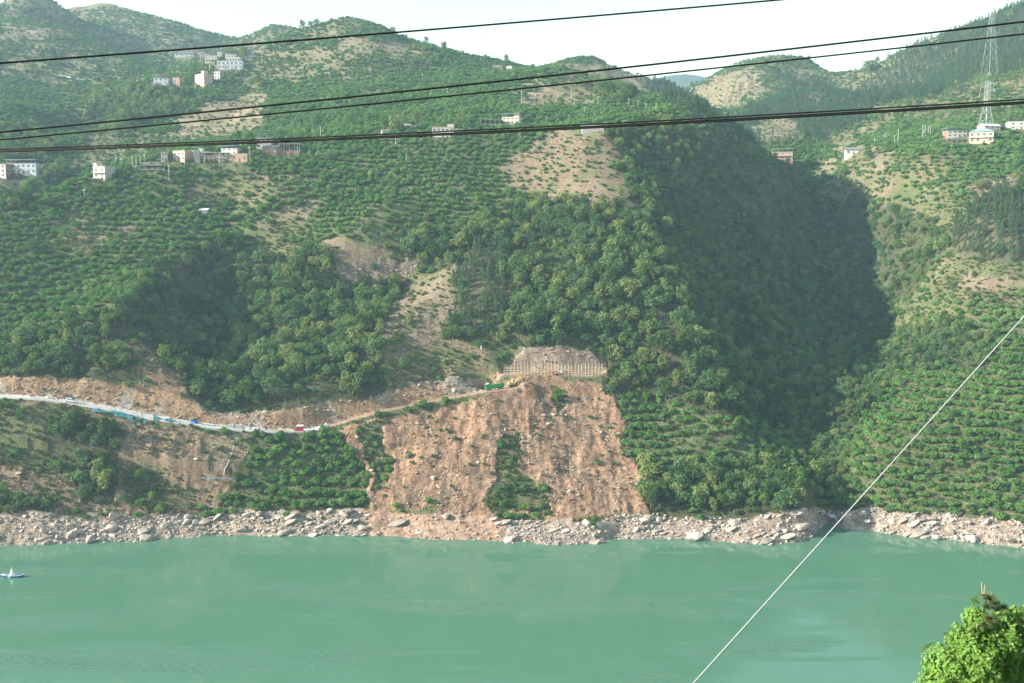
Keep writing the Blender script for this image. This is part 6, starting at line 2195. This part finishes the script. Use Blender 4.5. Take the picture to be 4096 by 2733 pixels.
# ------------------------------------------------------------------ rocks
def rocks(spacing, y0, y1, seed, test, meshes, smin, smax, pw, limit, name, phrase, cat, group, mass_name, mass_label, sink=.25, bedded=False):
    X, Y, rs = candidates(spacing, y0, y1, seed)
    Z = H(X, Y)
    d = test(X, Y, Z)
    k = (rs.random(len(X)) < d) & seen(X, Y, Z, 1.5) & off_road(X, Y, 3.4)
    X, Y, Z = X[k], Y[k], Z[k]
    n = len(X)
    s = smin + (smax - smin) * rs.random(n) ** pw
    sc_ = np.stack([s * rs.uniform(.8, 1.3, n), s * rs.uniform(.8, 1.2, n), s * rs.uniform(.7, 1.15, n)], 1)
    rot = np.stack([rs.uniform(-.35, .35, n), rs.uniform(-.35, .35, n), rs.uniform(0, 6.28, n)], 1)
    if bedded:
        # beds of rock lie in tilted slabs along the shore in places
        bd = sstep(-.1, .25, fbm(X / 30, Y / 30, 2, 84)) > .5
        rot[bd] = np.stack([rs.normal(.15, .1, n), rs.normal(-.28, .1, n), rs.normal(.15, .2, n)], 1)[bd]
        sc_[bd] *= np.array((1.35, .9, .72))
    P_ = np.stack([X, Y, Z + s * sink], 1)
    ki = rs.integers(0, len(meshes), n)
    vx, vy = project(X, Y, Z)
    infr = (vx > 4) & (vx < 2346) & seen(X, Y, Z, .6)
    order = np.argsort(-s * infr)
    single = [q for q in order[:limit] if infr[q]]
    for q in single:
        o = bpy.data.objects.new(name, meshes[ki[q]])
        COL.objects.link(o)
        o.location = P_[q]
        o.rotation_euler = rot[q]
        o.scale = sc_[q]
        reg = shore_words(vx[q], vy[q])
        tag(o, phrase + " " + reg, cat, group + " " + reg)
        SINGLES.append((o, phrase, reg, vx[q], vy[q], s[q]))
    rest = np.setdiff1d(np.arange(n), single)
    scatter(mass_name, mass_label, meshes, P_[rest], rot[rest], sc_[rest], ki[rest])
    return n
def shore_words(vx, vy):
    if vy > 1150 or (vx > 1800 and vy > 1100):
        if vx < 300: return "on the left end of the rocky shore"
        if vx < 560: return "on the shore below the left bare slope"
        if vx < 850: return "on the shore below the red hut's grove"
        if vx < 1110: return "on the reddish shore below the landslide"
        if vx < 1420: return "on the shore below the landslide's right half"
        if vx < 1640: return "on the shore right of the landslide"
        if vx < 1900: return "on the shore left of the inlet"
        if vx < 2130: return "on the shore right of the inlet"
        return "on the right end of the rocky shore"
    if vx < 560: return "on the bare slope below the left road"
    if vx < 1000: return "on the left part of the landslide"
    if vx < 1200: return "on the landslide below the truck"
    return "on the landslide below the scaffold"
def shore_d(X, Y, Z):
    zn = zone_at(X, Y, Z)
    vx, vy = project(X, Y, Z)
    soft = (vx > 850) & (vx < 1140)
    return np.where((zn == SHORE_Z) & (Z > -.6), np.where(soft, .4, .9) * (.35 + .65 * sstep(-.4, .1, fbm(X / 12, Y / 8, 3, 86))), 0.0)
def shore_big(X, Y, Z):
    zn = zone_at(X, Y, Z)
    vx, vy = project(X, Y, Z)
    soft = (vx > 850) & (vx < 1140)
    return np.where((zn == SHORE_Z) & (Z > -.4), np.where(soft, .14, .62) * (.35 + .65 * sstep(-.25, .3, fbm(X / 13, Y / 9, 3, 83))), 0.0)
def slide_d(X, Y, Z):
    zn = zone_at(X, Y, Z)
    c = fbm(X / 9, Y / 16, 3, 81)
    return np.where(zn == SLIDE, .30 + .7 * sstep(-.15, .3, c), np.where(zn == BROWN, .10 + .3 * sstep(.1, .5, c), np.where((zn == SPARSE) & (Y < 450), .25, np.where(zn == CUT, .3, 0.0))))
def slide_big(X, Y, Z):
    zn = zone_at(X, Y, Z)
    c = fbm(X / 9, Y / 16, 3, 81)
    return np.where(zn == SLIDE, .14 + .5 * sstep(-.1, .4, c), np.where(zn == BROWN, .10, np.where(zn == CUT, .35, 0.0)))
r1 = rocks(2.5, 350, 432, 911, shore_big, ROCKS, .9, 3.1, 2.0, 295, "shore_boulder", "pale grey boulder", "boulder", "shore boulders", "shore_blocks", "pale blocks covering the drawdown shore", bedded=True)
r2 = rocks(1.0, 350, 432, 912, shore_d, ROCKS, .28, .95, 1.6, 0, "x", "", "", "", "shore_rubble", "pale broken stones covering the rocky shore")
r3 = rocks(3.1, 372, 462, 913, slide_big, TALUS, .5, 1.6, 2.6, 250, "slide_boulder", "tan boulder", "boulder", "slide boulders", "slide_blocks", "tan blocks lying on the landslide")
r4 = rocks(0.95, 372, 462, 914, slide_d, TALUS, .12, .62, 1.9, 0, "x", "", "", "", "slide_rubble", "tan broken rubble covering the landslide")
def cut_d(X, Y, Z):
    zn = zone_at(X, Y, Z)
    return np.where(zn == CUT, .25 + .6 * sstep(-.2, .3, fbm(X / 8, Y / 5, 3, 85)), np.where(zn == CLIFF, .7, 0.0))
r5 = rocks(1.0, 395, 640, 915, cut_d, CUTS, .35, 1.25, 1.8, 0, "x", "", "", "", "cut_face_blocks", "angular rock blocks standing out of the cut faces", -.15, True)
# two landmark boulders at the waterline
for vx, vy, sx, sz, lab, ri in ((1457, 1222, 1.9, 2.6, "tall upright white boulder standing alone at the waterline right of the landslide", 0), (1683, 1206, 3.0, 2.3, "biggest rounded white boulder under the trees left of the inlet", 2),
                                (1375, 1212, 2.0, 2.7, "tall split white boulder right of the landslide toe", 4), (1590, 1236, 2.6, 1.5, "broad white slab boulder at the waterline left of the inlet", 6), (965, 1226, 2.8, 1.0, "flat pale slab at the waterline under the landslide", 1),
                                (2140, 1196, 2.4, 1.7, "rounded grey boulder on the shore under the right bank trees", 3)):
    g = ground_at(vx, vy)
    o = bpy.data.objects.new("landmark_boulder", ROCKS[ri])
    COL.objects.link(o)
    o.location = (g.x, g.y + .6, max(0, g.z) + sz * .35)
    o.scale = (sx, sx * .9, sz / .62 * .8)
    tag(o, lab, "boulder")
name_singles()
print("COUNTS", N_CIT, N_BRO, len(X4), n5, n6, n7, r1, r2, r3, r4)

# ------------------------------------------------------------------ haze over the valley
hz = MB().box(-3600, 3600, -320, 5200, -19, 680).mesh("haze")
ho = link("haze", hz)
hm = bpy.data.materials.new("haze_air")
hm.use_nodes = True
hn = hm.node_tree
hn.nodes.clear()
h_out = hn.nodes.new("ShaderNodeOutputMaterial")
h_v = hn.nodes.new("ShaderNodeVolumePrincipled")
h_v.inputs['Color'].default_value = (0.48, 0.76, 1.0, 1)
h_v.inputs['Density'].default_value = HAZE_DENSITY
h_v.inputs['Anisotropy'].default_value = 0.15
hn.links.new(h_v.outputs[0], h_out.inputs['Volume'])
hz.materials.append(hm)
tag(ho, "thin blue summer haze filling the river valley", None, None, "stuff")
